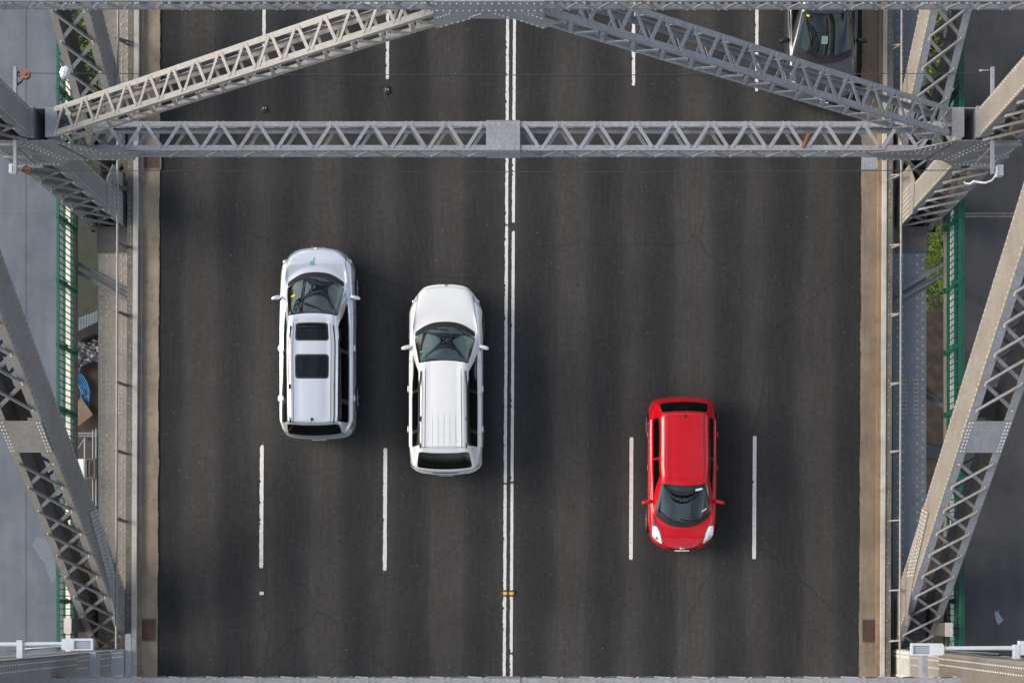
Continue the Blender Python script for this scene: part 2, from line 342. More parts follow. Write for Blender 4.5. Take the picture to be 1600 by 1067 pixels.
# ------------------------------------------------------------------ laced steel member
def unit(v): return Vector(v).normalized()
def member(name, p0, p1, wdir, w, h, label, cat, group=None, faces='TBLR', pitch=.825, fw=.115, bw=.07,
           double=(), mats=('steel', 'steel'), side_web=None, web_mat=None, ends=.0, battens=(), rivr=.016, start=0, cover=None, flip=False, leg=.07):
    """box member: p0,p1 centre line ends; wdir across; T/B faces lie along +-n, L/R along -+wdir.
       faces: which are latticed; side_web: faces closed by a solid plate"""
    p0, p1 = Vector(p0), Vector(p1); a = p1-p0; L = a.length; a.normalize()
    s = unit(wdir); n = s.cross(a).normalized()
    if n.z < 0 or (abs(n.z) < 1e-6 and n.y > 0): n = -n
    t = thing(name, p0, label, cat, group); t['_n'] = tuple(n)
    def pt(u, x, y): return p0 + a*u + s*x + n*y
    th = .014
    fl = -1 if flip else 1
    # four corner angles, each one flange part
    for sx in (-1, 1):
        for sy in (-1, 1):
            m = MB()
            m.obox(pt(L/2, sx*(w/2-fw/2), sy*(h/2-th/2)), a*L/2, s*fw/2, n*th/2)
            m.obox(pt(L/2, sx*(w/2-th/2), sy*(h/2-th-leg/2)), a*L/2, s*th/2, n*leg/2)
            k = int(L/.42)
            m.cur = 1
            if side_web is None:
                pass
            m.build('flange', [M[mats[0]], M['rivet']], t)
    def frame(face):
        if face == 'T': return (s, n, w, h)
        if face == 'B': return (s, -n, w, h)
        if face == 'L': return (n, -s, h, w)
        return (n, s, h, w)
    for face in faces:
        c, o, wid, dep = frame(face)
        m = MB(); off = dep/2 + .006
        hw = wid/2 - fw*.55
        nb = max(2, round(L/pitch*2)); step = L/nb
        def P_(u, x, lift=0): return p0 + a*u + c*x + o*(off+lift)
        if face in double:
            nb = max(2, round(L/pitch)); step = L/nb
            for i in range(nb):
                u0, u1 = i*step+.03, (i+1)*step-.03
                # angle bars: one family above, one below
                if any(u0 < b1-.05 and u1 > b0+.05 for b0, b1 in battens):
                    if m.v: m.build('lacing', [M[mats[1]], M['rivet']], t)
                    m = MB(); continue
                q = hw*fl*(1 if face in 'TR' else -1)
                m.bar(P_(u0, -q, .022), P_(u1, q, .022), bw, .014, o)
                m.bar(P_(u0, -q, .045)+a*bw*.45, P_(u1, q, .045)+a*bw*.45, .012, .05, o)
                m.bar(P_(u0, q, -.024), P_(u1, -q, -.024), bw, .014, o)
                m.cur = 1
                for x in (-hw, hw):
                    m.rivet(P_(u0, x, .03), o, rivr); m.rivet(P_(u1, x, .03), o, rivr)
                m.cur = 0
        else:
            sg = 1 if (start % 2 == 0) else -1
            for i in range(nb):
                u0, u1 = i*step + .045, (i+1)*step - .045
                tb = .012 if face in 'TB' else .022; m.bar(P_(u0, -hw*sg, tb/2-.006), P_(u1, hw*sg, tb/2-.006), bw, tb, o)
                m.cur = 1
                m.rivet(P_(u0+.02, -hw*sg, tb-.006), o, rivr*.8); m.rivet(P_(u1-.02, hw*sg, tb-.006), o, rivr*.8)
                m.cur = 0
                sg = -sg
        lb = m.build('lacing', [M[mats[1]], M['rivet']], t)
        # battens (tie plates) with rivets
        for (u0, u1) in battens:
            if face in 'TB' or True:
                mb = MB(); mb.obox(p0 + a*(u0+u1)/2 + o*(off+.02), a*(u1-u0)/2, c*(wid/2-.004), o*.008)
                mb.cur = 1
                for x in (-1, 1):
                    for dx in (.035, .10):
                        mb.rivets(p0+a*(u0+.05)+c*x*(wid/2-dx)+o*(off+.028), p0+a*(u1-.05)+c*x*(wid/2-dx)+o*(off+.028), .11, o, rivr)
                mb.build('tie_plate', [M[mats[0]], M['rivet']], t)
    for face in (side_web or ''):
        c, o, wid, dep = frame(face)
        m = MB(); m.obox(p0+a*L/2+o*(dep/2+.010), a*L/2, c*(wid/2-.003), o*.006)
        m.cur = 1
        for x in (-1, 1):
            m.rivets(p0+c*x*(wid/2-.06)+o*(dep/2+.016), p1+c*x*(wid/2-.06)+o*(dep/2+.016), .16, o, rivr*.75)
        m.build('web_plate', [M[web_mat or mats[0]], M['rivet'] if web_mat != 'steel_blue' else M['rivet_dark']], t)
    del t['_n']
    return t
def rivet_grid(mb, P0, U, Wv, nu, nw, n, r=.018, stag=False):
    for i in range(nu):
        for j in range(nw):
            f = (i + (.5 if (stag and j % 2) else 0))/max(1, nu-1)
            if f > 1: continue
            mb.rivet(Vector(P0)+Vector(U)*f+Vector(Wv)*(j/max(1, nw-1)), n, r)

# ------------------------------------------------------------------ levels and stations (metres)
XC = -0.865
XLi, XLo = -655/PM, -712/PM            # left truss plane, inner / outer face
XRi, XRo = 551/PM, 608/PM
YB = 10.44                             # sway frame across the road (middle of picture top)
YA = YB - 12.22                        # next sway frame toward the bottom
YN = YB + 12.22
SW = .635                              # width of sway strut along the road
def gp(y): return (CY-y)/PM

# ------------------------------------------------------------------ ground, deck
def gsheet():
    m = MB(); n = 40; S = 300; vs = []
    for j in range(n+1):
        for i in range(n+1):
            x = -S+2*S*i/n; y = -S+2*S*j/n; vs.append((x, y, -22 + 1.2*noise.noise(Vector((x*.03, y*.03, 0)))*min(1, (abs(x)+abs(y))/60)))
    m.add(vs, [(j*(n+1)+i, j*(n+1)+i+1, (j+1)*(n+1)+i+1, (j+1)*(n+1)+i) for j in range(n) for i in range(n)])
    return tag(m.build('ground', M['ground']), kind='structure')
gsheet()
YT, YBt = -160, 1260   # pixel extents of deck elements along the road (beyond the frame both ways)
def strip(mb, x0, x1, z0, z1, ya=YT, yb=YBt, zt=None):
    """longitudinal box between photo columns x0..x1 measured at height z1, from z0 to z1"""
    s = (1 - z1/H)/PM
    pa = [( (x0+skew(ya)-CX)*s, gp(ya)), ((x1+skew(ya)-CX)*s, gp(ya)), ((x1+skew(yb)-CX)*s, gp(yb)), ((x0+skew(yb)-CX)*s, gp(yb))]
    pa = pa[::-1]
    mb.hexa([(x, y, z0) for x, y in pa] + [(x, y, z1) for x, y in pa])
road_root = None
m = MB(); strip(m, 247.5, 1345.5, -.45, 0.0)
road = tag(m.build('road', M['asphalt']), kind='structure')
# wandering edge of the seal over the gutter concrete: thin ragged lips
def lane_line(x, ya, yb, w=4.4, worn=1.0, seed=0, top_round=False):
    rnd = random.Random(seed); m = MB(); n = max(2, int((yb-ya)/3.0)); L = []; Rr = []
    e1 = e2 = 0
    for i in range(n+1):
        y = ya + (yb-ya)*i/n; xx = x + (533-y)*.0052
        e1 = e1*.35 + rnd.gauss(0, .24)*worn; e2 = e2*.35 + rnd.gauss(0, .13)*worn
        nz = .3*noise.noise(Vector((x, y*.05, 0)))
        wl = w/2+e1+nz*.4; wr = w/2+e2
        if rnd.random() < .05*worn: wl -= w*.35
        if i == 0 or i == n: wl *= .75; wr *= .75
        L.append(V(xx-wl, y, .004)); Rr.append(V(xx+wr, y, .004))
    for i in range(n):
        m.add([L[i], L[i+1], Rr[i+1], Rr[i]], [(0,1,2,3)])
    m.build('lane_marking', M['line'], road)
for sd, x in ((1, 790.6), (2, 801.2)):
    ys = [-150, 351, 353, 754, 756.5, 1230] if sd == 1 else [-150, 348, 361, 752, 755, 1019, 1022, 1230]
    for k in range(0, len(ys)-1, 2 if sd == 9 else 1):
        if ys[k+1]-ys[k] < 20: continue
        lane_line(x, ys[k], ys[k+1], 4.6, 1.1 if sd == 1 else .7, sd*10+k)
for sd, (x, t0, t1, t2, t3) in enumerate(((410, -90, 101, 695, 887), (603, -66, 124, 700, 891), (987.5, -56, 134, 683, 874), (1180, -48, 143, 681, 873))):
    lane_line(x, t0, t1, 5.0, 1.0, 30+sd); lane_line(x, t2, t3, 5.8, .9 if sd < 2 else .35, 40+sd)
mm = MB(); p = V(405.5, 924, .005); q = V(412, 929, .005); mm.box((p.x, q.y, .0045), (q.x, p.y, .012)); mm.build('lane_marking', M['line'], road)
# thin transverse joints cut in the seal
mm = MB()
for y in (117.5, 118.8):
    a, b = V(250, y, .003), V(1345, y, .003); mm.box((a.x, a.y-.004, .001), (b.x, b.y+.002, .003))
mm.build('seal_joint', M['black'], road)
# kerbs and gutters
m = MB(); strip(m, 215, 247.2, -.45, .035); tag(m.build('gutter', M['gutter_l']), kind='structure')
m = MB(); strip(m, 1345.8, 1371, -.45, .035); tag(m.build('gutter', M['gutter_r']), kind='structure')
def lip(x, inner, mat, seed, parent):
    m = MB(); rnd = random.Random(seed); A = []; B = []
    for i in range(480):
        y = -160 + i*3.0; k = noise.noise(Vector((seed, y*.02, 0)))*2.2 + noise.noise(Vector((seed, y*.12, 3)))*1.2 + rnd.uniform(-.35, .35)
        A.append(V(inner + skew(y), y, .038)); B.append(V(x + k*.8 + skew(y), y, .030))
    for i in range(479):
        q = [A[i], A[i+1], B[i+1], B[i]]; m.add(q if x > inner else q[::-1], [(0,1,2,3)])
    m.build('ragged_edge', mat, parent)
GL = [o for o in COL.objects if o.name.startswith('gutter')]
lip(248.2, 243, M['gutter_l'], 3, GL[0]); lip(1344.6, 1350, M['gutter_r'], 8, GL[1])
def parapet(xs, label, stainmat, side):
    t = thing('road_parapet', V(xs[0], 533, 0), label, 'parapet', 'low parapets edging the carriageway')
    a, b, c, d = xs    # kerb face | cream cap | grey flange
    m = MB(); strip(m, min(a, b), max(a, b), -.3, .13); m.build('kerb_face', M[stainmat], t)
    m = MB(); strip(m, min(b, c), max(b, c), -.3, .20); m.build('cap_rail', M['cream'], t)
    m = MB(); strip(m, min(c, d), max(c, d), -.75, .17)
    m.cur = 1
    for i in range(0, 130):
        y = -60 + i*9.2 + random.uniform(-2, 2); xx = (c+d)/2 + random.uniform(-2, 2) + skew(y)
        if random.random() < .5: m.rivet(V(xx, y, .17), (0,0,1), .013)
    m.build('outer_flange', [M['parapet'], M['rivet']], t)
    return t
parL = parapet((222, 214.6, 207.2, 198), 'low parapet with cream cap along the left, tan gutter', 'grey_kerb', -1)
parR = parapet((1371, 1378, 1384.5, 1394), 'low parapet with cream cap beside the rust stained, sun tinted right kerb', 'stain_sun_kerb', 1)
# deck slab & stringers below
m = MB(); strip(m, 250, 1343, -1.3, -.46)
tag(m.build('deck_underside', M['steel_dark']), kind='structure')

# pit covers and grates in the gutters
def pit(x0, x1, y0, y1, label, mat, grate=False):
    a, b = V(x0, y1, .04), V(x1, y0, .04); c = (a+b)/2
    t = thing('pit_cover', c, label, 'pit cover')
    m = MB(); m.box((a.x, a.y, .030), (b.x, b.y, .041))
    if not grate:
        for k in range(3): m.rivet((random.uniform(a.x+.1, b.x-.1), random.uniform(a.y+.1, b.y-.1), .041), (0,0,1), .02)
    m.build('lid', M['steel_dark'] if grate else M[mat], t)
    m = MB(); w = .035
    for (p, q) in (((a.x-w, a.y-w), (b.x+w, a.y)), ((a.x-w, b.y), (b.x+w, b.y+w)), ((a.x-w, a.y), (a.x, b.y)), ((b.x, a.y), (b.x+w, b.y))):
        m.box((p[0], p[1], .028), (q[0], q[1], .052))
    m.build('frame', M['parapet'] if not grate else M['steel'], t)
    if grate:
        m = MB()
        for i in range(9): x = a.x + (b.x-a.x)*(i+.5)/9; m.box((x-.012, a.y, .043), (x+.012, b.y, .056))
        for j in range(6): y = a.y + (b.y-a.y)*(j+.5)/6; m.box((a.x, y-.012, .045), (b.x, y+.012, .058))
        m.build('grating', M['galv'], t)
pit(222, 243, 968, 1000, 'rusty brown pit cover in the tan left gutter, toward the bottom', 'rustpan')
pit(226, 250, 246, 263, 'small brown pit cover in the left gutter just below the long strut', 'rustpan')
pit(1348, 1370.5, 968, 1002, 'rusty brown pit cover in the ochre right gutter', 'rustpan')
pit(1348, 1371, 247, 263, 'steel grate in the right gutter just below the long strut', 'x', True)
# road studs
t = thing('road_stud', V(795, 927, 0), 'amber road stud pair across the double white centre line', 'road stud')
for x in (789.8, 799.6):
    m = MB(); c = V(x, 926.6, .02); m.ellipsoid((c.x, c.y, .012), .095, .085, .03, pw=.6); m.build('stud_base', M['rustpan'], t)
    m = MB(); m.ellipsoid((c.x, c.y, .030), .055, .045, .028, pw=.6); m.build('reflector', M['yellow'], t)
for x, y, lb in ((605, 142, 'round black road stud below the end of the second white dash'), (413.5, 171, 'worn black road stud under the sloping brace, left lane line')):
    c = V(x, y, 0); t = thing('road_stud', c, lb, 'road stud', 'black road studs')
    m = MB(); m.ellipsoid((c.x, c.y, .01), .095, .115, .03, pw=.8); m.build('stud_base', M['black'], t)
    for dx in (-.03, .03): m = MB(); m.ellipsoid((c.x+dx, c.y+.02, .035), .014, .03, .01); m.build('reflector', M['galv'], t)

# footpaths
m = MB(); m.box((-19.5, -5.5, -.35), (-12.32, 18.6, 0)); fp = tag(m.build('footpath', M['path_left']), kind='structure')
m = MB()
m.box((-19.5, gp(334.6), .001), (-12.33, gp(333.6), .003))
for x in (40, 41.2): a = V(x, 0, .003); m.box((a.x-.006, -5, .001), (a.x, 18, .003))
m.build('footpath_joint', M['steel_dark'], fp)
m = MB(); a = V(60, 860, .003)
pts = [V(50, 850, .003), V(58, 838, .003), V(74, 842, .003), V(86, 862, .003), V(88, 905, .003), V(80, 912, .003), V(70, 880, .003), V(60, 868, .003)]
m.plate(pts, (0,0,1), .002); m.build('paint_patch', plain('faded paint patch', (.15, .172, .197), .85), fp)
m = MB(); m.box((10.48, -5.5, -.35), (17.5, 18.6, 0)); fr_ = tag(m.build('footpath', M['path_right']), kind='structure')
m = MB(); m.box((10.85, gp(340), .0), (17, gp(332.5), .012)); 
m.cur = 1; m.box((10.85, gp(336.8), .012), (17, gp(335.6), .016))
m.build('expansion_joint', [M['grey_kerb'], M['black']], fr_)
m = MB(); pts = [V(1554, 956, .003), V(1559, 954, .003), V(1563, 962, .003), V(1568, 968, .003), V(1564, 972, .003), V(1560, 976, .003), V(1556, 968, .003)]
m.plate(pts, (0,0,1), .002); m.build('paint_patch', plain('pale paint splash', (.22, .27, .29), .8), fr_)
m = MB(); pts = [V(1559, 953, .003), V(1561, 952.5, .003), V(1561, 955, .003)]
m.plate(pts, (0,0,1), .002); m.build('paint_patch', bpy.data.materials['pale paint splash'], fr_)

# ------------------------------------------------------------------ green railings
def railing(side):
    # top rail, mid rail, bottom rail as seen: fence 1.4 m tall standing on the inner edge of the footpath
    x = -12.27 if side < 0 else 10.455
    lab = 'green railing with cream kerb beside the blue grey left footpath' if side < 0 else 'bright green railing with cream kerb beside the dark right footpath'
    t = thing('footpath_railing', (x, 0, 0), lab, 'railing', 'green railings along the footpaths')
    y0, y1 = -1.25, 15.2; ya, yb = -5.0, 18.5
    def rail(z, w, h, name='rail', dx=0):
        m = MB(); m.box((x+dx-w/2, ya, z-h/2), (x+dx+w/2, yb, z+h/2)); return m.build(name, M['green'], t)
    rail(1.32, .065 if side < 0 else .09, .05, 'top_rail')
    rail(.82, .055, .05, 'middle_rail'); rail(.13, .06, .05, 'bottom_rail')
    if side > 0: rail(1.345, .03, .03, 'top_rail', .075)
    n = 0; y = y0
    base = None
    while y < y1 - .01:
        if base is None:
            m = MB(); m.box((x-.011, y-.011, .13), (x+.011, y+.011, 1.33)); base = m.build('baluster', M['green'], t)
        else:
            c = base.copy(); c.location = base.location + Vector((0, y-y0, 0)); COL.objects.link(c); c.parent = t
        n += 1; y += .165
    m = MB()
    while y < yb: m.box((x-.011, y-.011, .13), (x+.011, y+.011, 1.33)); y += .165
    y = y0-.165
    while y > ya: m.box((x-.011, y-.011, .13), (x+.011, y+.011, 1.33)); y -= .165
    o = m.build('baluster', M['green'], t); o['kind'] = 'stuff'
    yy = gp(358)
    k = -4
    while k < 13:
        y = yy + 1.615*(6-k) - 1.615*2; k += 1
        if not (ya < y < yb): continue
        m = MB(); m.box((x-.04, y-.045, 0), (x+.04, y+.045, 1.38))
        m.bar((x, y, 1.2), (x+side*.26, y, .02), .05, .04, (0,1,0)); m.box((x-.1, y-.07, 0), (x+.1, y+.07, .02))
        m.box((x-.07, y-.07, .72), (x+.07, y+.07, .9))
        m.build('post', M['green'], t)
    kx = x + side*.155
    m = MB(); m.box((kx-.07, ya, .001), (kx+.07, yb, .05)); m.build('kerb_strip', M['cream_bright'], t)
    lx = x - side*.0 - (.03 if side < 0 else -.02)
    m = MB(); m.box((lx-.022, ya, -.33), (lx+(.03 if side < 0 else .0), yb, -.02)); m.build('edge_angle', M['grey_kerb'], t)
    # side fascia
    return t
rl = railing(-1); rr_ = railing(1)

# ------------------------------------------------------------------ trusses: chords
ZC = -.45
def chord(side):
    xi, xo = (XLi, XLo) if side < 0 else (XRi, XRo)
    lab = 'tan riveted bottom chord of the left truss, in warm light' if side < 0 else 'dark blue riveted bottom chord of the right truss, in shade'
    t = thing('bottom_chord', ((xi+xo)/2, 4, -1.6), lab, 'bridge chord', 'riveted bottom chords of the two trusses')
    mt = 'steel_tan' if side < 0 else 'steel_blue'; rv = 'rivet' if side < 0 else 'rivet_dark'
    a, b = (-11.77, XLi) if side < 0 else (XRi, 10.03); ya, yb = -6, 19
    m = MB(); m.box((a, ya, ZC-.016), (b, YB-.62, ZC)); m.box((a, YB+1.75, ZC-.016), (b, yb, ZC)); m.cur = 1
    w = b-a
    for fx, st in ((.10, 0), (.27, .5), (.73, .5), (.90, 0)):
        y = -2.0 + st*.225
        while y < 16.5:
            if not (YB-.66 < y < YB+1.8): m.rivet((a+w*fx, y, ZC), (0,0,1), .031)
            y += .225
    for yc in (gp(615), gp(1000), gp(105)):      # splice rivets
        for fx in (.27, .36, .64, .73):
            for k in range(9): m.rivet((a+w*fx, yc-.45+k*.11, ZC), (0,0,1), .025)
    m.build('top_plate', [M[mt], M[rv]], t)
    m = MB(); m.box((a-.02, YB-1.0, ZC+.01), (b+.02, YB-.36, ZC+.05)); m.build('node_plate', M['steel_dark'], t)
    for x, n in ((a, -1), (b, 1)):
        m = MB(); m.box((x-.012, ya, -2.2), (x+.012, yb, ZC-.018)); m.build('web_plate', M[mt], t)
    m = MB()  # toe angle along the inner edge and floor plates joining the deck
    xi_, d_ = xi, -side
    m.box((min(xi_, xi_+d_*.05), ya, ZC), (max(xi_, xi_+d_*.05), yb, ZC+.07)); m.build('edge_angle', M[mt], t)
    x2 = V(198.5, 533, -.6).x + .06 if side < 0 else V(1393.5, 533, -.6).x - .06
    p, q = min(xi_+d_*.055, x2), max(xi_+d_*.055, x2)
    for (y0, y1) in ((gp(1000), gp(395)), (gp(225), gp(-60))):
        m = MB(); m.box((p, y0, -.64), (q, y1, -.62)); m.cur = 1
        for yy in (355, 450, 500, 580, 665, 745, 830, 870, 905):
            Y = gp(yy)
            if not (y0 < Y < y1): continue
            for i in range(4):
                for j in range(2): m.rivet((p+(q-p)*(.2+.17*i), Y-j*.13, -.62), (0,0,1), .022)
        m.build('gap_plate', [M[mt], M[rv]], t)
    return t
chord(-1); chord(1)

# pipe rails with brackets
def piperail(side):
    x = 183.0 if side < 0 else 1407.5
    lab = 'pale grey pipe rail outside the left parapet' if side < 0 else 'grey brown pipe rail outside the right parapet'
    t = thing('pipe_rail', V(x, 533, 1.15), lab, 'pipe rail', 'pipe rails along both parapets')
    y0, y1 = (-100, 1013)
    pts = []
    for i in range(30):
        y = y0+(y1-y0)*i/29; p = V(x + (533-y)*.003, y, 1.15); pts.append(p)
    m = MB(); m.tube(pts, .030, 10); m.build('pipe', M['pipe'], t)
    ys = (597, 704, 810, 487, 380, 290, 180, 60) if side < 0 else (70, 273, 382, 490, 598, 704, 812, 921, 1000)
    for y in ys:
        pa = V(x, y, 1.12); xx = (198 if side < 0 else 1394) + skew(y); pb = V(xx, y+ (5 if side < 0 else 1), .15)
        m = MB(); m.bar(pa, pb, .12, .03, (0,.2,1)); m.bar(pa+Vector((0,0,-.03)), pb+Vector((0,0,-.45)), .07, .03, (0,1,0))
        m.build('bracket', M['steel_dark'] if side < 0 else M['steel_tan'], t)
piperail(-1); piperail(1)

# ------------------------------------------------------------------ diagonals
def diag(side, Y0, zfun, length, label, extra, name='truss_diagonal', bat=True):
    xi, xo = (XLi, XLo) if side < 0 else (XRi, XRo)
    xc = (xi+xo)/2; z0, sl = zfun
    a = unit((0, 1, sl)); nrm = unit((0, -sl, 1)); h = 1.0
    ptop = Vector((xc, Y0, z0 + sl*Y0)); c0 = ptop - nrm*h/2
    wd = abs(xi-xo)
    t = member(name, c0, c0 + a*length, (1, 0, 0), wd, h, label, 'bridge diagonal', 'latticed diagonals of the two trusses',
               faces='TB', pitch=.82, fw=.17, bw=.085, double='TB', side_web='LR', battens=extra,
               mats=('steel_warm_lit' if side < 0 else 'steel', 'steel_old'), web_mat='steel_old' if side < 0 else 'steel_warm_lit', rivr=.022, flip=side < 0)
    return t
# A diagonals (lower half of the picture), B diagonals (top)
for side, lab in ((-1, 'latticed diagonal rising over the left footpath from the lower left corner'), (1, 'latticed diagonal rising over the right footpath from the lower right corner')):
    Y0 = -1.1; sl = 1.37; z0 = 1.0 if side > 0 else 1.05
    L = (YB - .2 - Y0)*math.hypot(1, sl)
    u0 = (3.55-Y0)*math.hypot(1, sl)*1.0; 
    diag(side, Y0, (z0, sl), L, lab, ((u0, u0+1.0),))
for side, lab in ((-1, 'latticed diagonal at the top left, in front of green trees'), (1, 'latticed diagonal at the top right, beside the green railing')):
    Y0 = YB+.9; sl = 1.35; z0 = 1.9 - 13.33*sl if side < 0 else 2.15-13.33*sl
    diag(side, Y0, (z0, sl), 11.0, lab, ())

# ------------------------------------------------------------------ posts
def post(side, Y, depth, label, solid=False, z1=16.0):
    xi, xo = (XLi, XLo) if side < 0 else (XRi, XRo)
    xc = (xi+xo)/2 + (0 if solid else side*.10)
    return member('truss_post', (xc, Y, -1.0), (xc, Y, z1), (1, 0, 0), abs(xi-xo), depth, label, 'bridge post', 'riveted posts of the two trusses',
               faces='' if solid else 'TB', pitch=.82, fw=.17, bw=.085, double='TB', side_web='LRTB' if solid else 'LR',
               mats=('steel_old', 'steel_old'), web_mat='steel_old' if side < 0 else 'steel_warm_lit', rivr=.023, flip=side < 0, battens=() if solid else ((0, .6),))
post(-1, YB, SW, 'latticed post leaning out of frame at the upper left, blue grey web')
post(1, YB, SW, 'latticed post leaning out of frame at the upper right, tan lit web')
YAc = -1.0 - .95
for side, lab in ((-1, 'solid plated post in the lower left corner'), (1, 'solid plated post in the lower right corner, tan lit')):
    t = post(side, YAc, 1.9, lab, True, 17.0)
    xi = XLi if side < 0 else XRi; d = -side
    wm = 'steel_old' if side < 0 else 'steel_warm_lit'
    if side > 0: wm = 'steel_brown'
    # stepped cover plates
    m = MB(); xs = xi + d*.022
    m.box((min(xs, xs+d*.02), YAc-.93, 4.3), (max(xs, xs+d*.02), YAc+.93, 17)); m.cur = 1
    for yo in (.86, .72, -.62, -.74): m.rivets((xs+d*.02, YAc+yo, 4.4), (xs+d*.02, YAc+yo, 17), .17, (d,0,0), .02)
    m.build('cover_plate', [M[wm], M['rivet']], t)
    m = MB()
    for yo in (.80, .62, -.05, -.4): m.rivets((xs, YAc+yo, 1.6), (xs, YAc+yo, 4.2), .15, (d,0,0), .02)
    m.build('rivet_rows', M['rivet'], t)['kind'] = 'stuff'
    m = MB()   # horizontal stiffener channel across the web
    m.box((min(xi, xi+d*.16), YAc-.95, 2.9), (max(xi, xi+d*.16), YAc+.97, 3.25)); m.build('stiffener', M['galv'] if side < 0 else M['steel'], t)
    m = MB()   # riveted gusset at the deck
    m.box((min(xs, xs+d*.03), YAc-.95, -.7), (max(xs, xs+d*.03), YAc+.97, 1.5)); m.cur = 1
    for yo in (.90, .80, .30, .20, -.15, -.32, -.62, -.8): m.rivets((xs+d*.03, YAc+yo, -.5), (xs+d*.03, YAc+yo, 1.42), .12, (d,0,0), .03)
    m.cur = 0; m.box((min(xs, xs+d*.06), YAc-.95, .48), (max(xs, xs+d*.06), YAc+.97, .54))
    m.build('gusset_plate', [M['galv'] if side < 0 else M['cream'], M['rivet']], t)
    # pale edge plate bolted on the parapet by the post
    if side < 0:
        tt = thing('edge_plate', V(200, 1022, .4), 'pale galvanised plate on the left parapet at the bottom', 'metal plate')
        m = MB(); a, b = V(195.5, 1070, .45), V(204.5, 990, .45); m.box((a.x, a.y, .36), (b.x, b.y, .45)); m.build('plate', M['galv'], tt)
        m = MB(); m.rivets((a.x+.05, a.y+.1, .45), (a.x+.05, b.y-.1, .45), .5, (0,0,1), .02); m.build('bolt', M['chrome'], tt)

# lower gusset plates where diagonals meet the posts (road side)
def low_gusset(side, Y, label, arm=True):
    xi = (XLi if side < 0 else XRi) + (0 if arm else side*.10); d = -side; xs = xi + d*.024
    pts = [(xs, .0-.35, .95), (xs, .85, 1.05), (xs, 2.5, 2.75), (xs, 2.35, 3.35), (xs, .95, 1.95), (xs, .0, 1.25), (xs, -.35, 1.2)]
    if not arm: pts = [(xs, Y-.42, -.4), (xs, Y-.42, 1.35), (xs, Y+.36, 1.55), (xs, Y+.9, 1.0), (xs, Y+.9, -.4)]
    t = thing('node_gusset', (xs, Y, 0), label, 'gusset plate', 'big gusset plates on the truss nodes')
    m = MB(); m.plate(pts, (d,0,0), .02)
    m.cur = 1; x = xs+d*.02
    for k in range(0 if arm else 7): m.rivets((x, Y-.38+k*.12, -.35), (x, Y-.38+k*.12, 1.15), .125, (d,0,0), .02)
    for off in ((.08, .22, .42, .55) if arm else ()):
        m.rivets((x, .9, 1.95-off*1.35), (x, 2.35+off*.2, 3.28-off*.95), .12, (d,0,0), .022)
    m.build('plate', [M['steel' if side < 0 else 'steel_warm_lit'], M['rivet']], t)
low_gusset(-1, YB, 'riveted gusset plate behind the left pipe rail, below the long strut', False)
low_gusset(1, YB, 'riveted tan gusset plate behind the right pipe rail, below the long strut', False)
low_gusset(-1, YA+.75, 'riveted gusset plate at the foot of the lower left diagonal')
low_gusset(1, YA+.75, 'riveted tan gusset plate at the foot of the lower right diagonal')

# ------------------------------------------------------------------ sway frames
Z2, D2 = 6.25, .50
def sway_strut(Y, label, xl=-9.35, xr=7.62, lad=True):
    zc = Z2 - D2/2; cx = (786-CX)/PM/1.185
    nm = 'sway_strut'
    # two halves joined by a centre plate: one member
    t = member(nm, (cx-10.8, Y, zc), (cx+10.8, Y, zc), (0, 1, 0), SW, D2, label, 'bridge strut', 'long latticed struts across the road',
               faces='TBLR', pitch=.825, fw=.115, bw=.075, mats=('steel', 'steel'), rivr=.014, start=0)
    m = MB(); hw = 26.5/71.1; zt = Z2+.014
    m.box((cx-hw, Y-SW/2-.004, zt), (cx+hw, Y+SW/2+.004, zt+.014)); m.box((cx-hw, Y-SW/2-.024, Z2-D2), (cx+hw, Y-SW/2-.014, zt-.002))
    m.box((cx-hw, Y+SW/2+.014, Z2-D2), (cx+hw, Y+SW/2+.024, zt-.002))
    m.cur = 1
    for sy in (-1, 1):
        m.rivets((cx-hw+.04, Y+sy*(SW/2-.05), zt+.014), (cx-.05*2, Y+sy*(SW/2-.05), zt+.014), .09, (0,0,1), .011)
        m.rivets((cx+.1, Y+sy*(SW/2-.05), zt+.014), (cx+hw-.04, Y+sy*(SW/2-.05), zt+.014), .09, (0,0,1), .011)
    for dz in (.06, D2-.06): m.rivets((cx-hw+.04, Y-SW/2-.024, Z2-dz), (cx+hw-.04, Y-SW/2-.024, Z2-dz), .09, (0,-1,0), .012)
    m.build('centre_plate', [M['steel'], M['rivet']], t)
    return t
s2 = sway_strut(YB, 'long latticed strut spanning the whole road, upper third of the picture')
sA = sway_strut(YA, 'long strut along the bottom edge, mostly out of frame')
# one rusted bar on the right of the long strut
t = s2
m = MB(); p = V(1260, 206, Z2+.03); q = V(1256, 230, Z2+.03); m.bar((V(1264, 205, Z2+.03)), V(1254, 231, Z2+.03), .06, .010, (0,0,1))
o = m.build('rusted_bar', M['rust_bright'], t); o['label'] = 'bare orange rusted lacing bar'
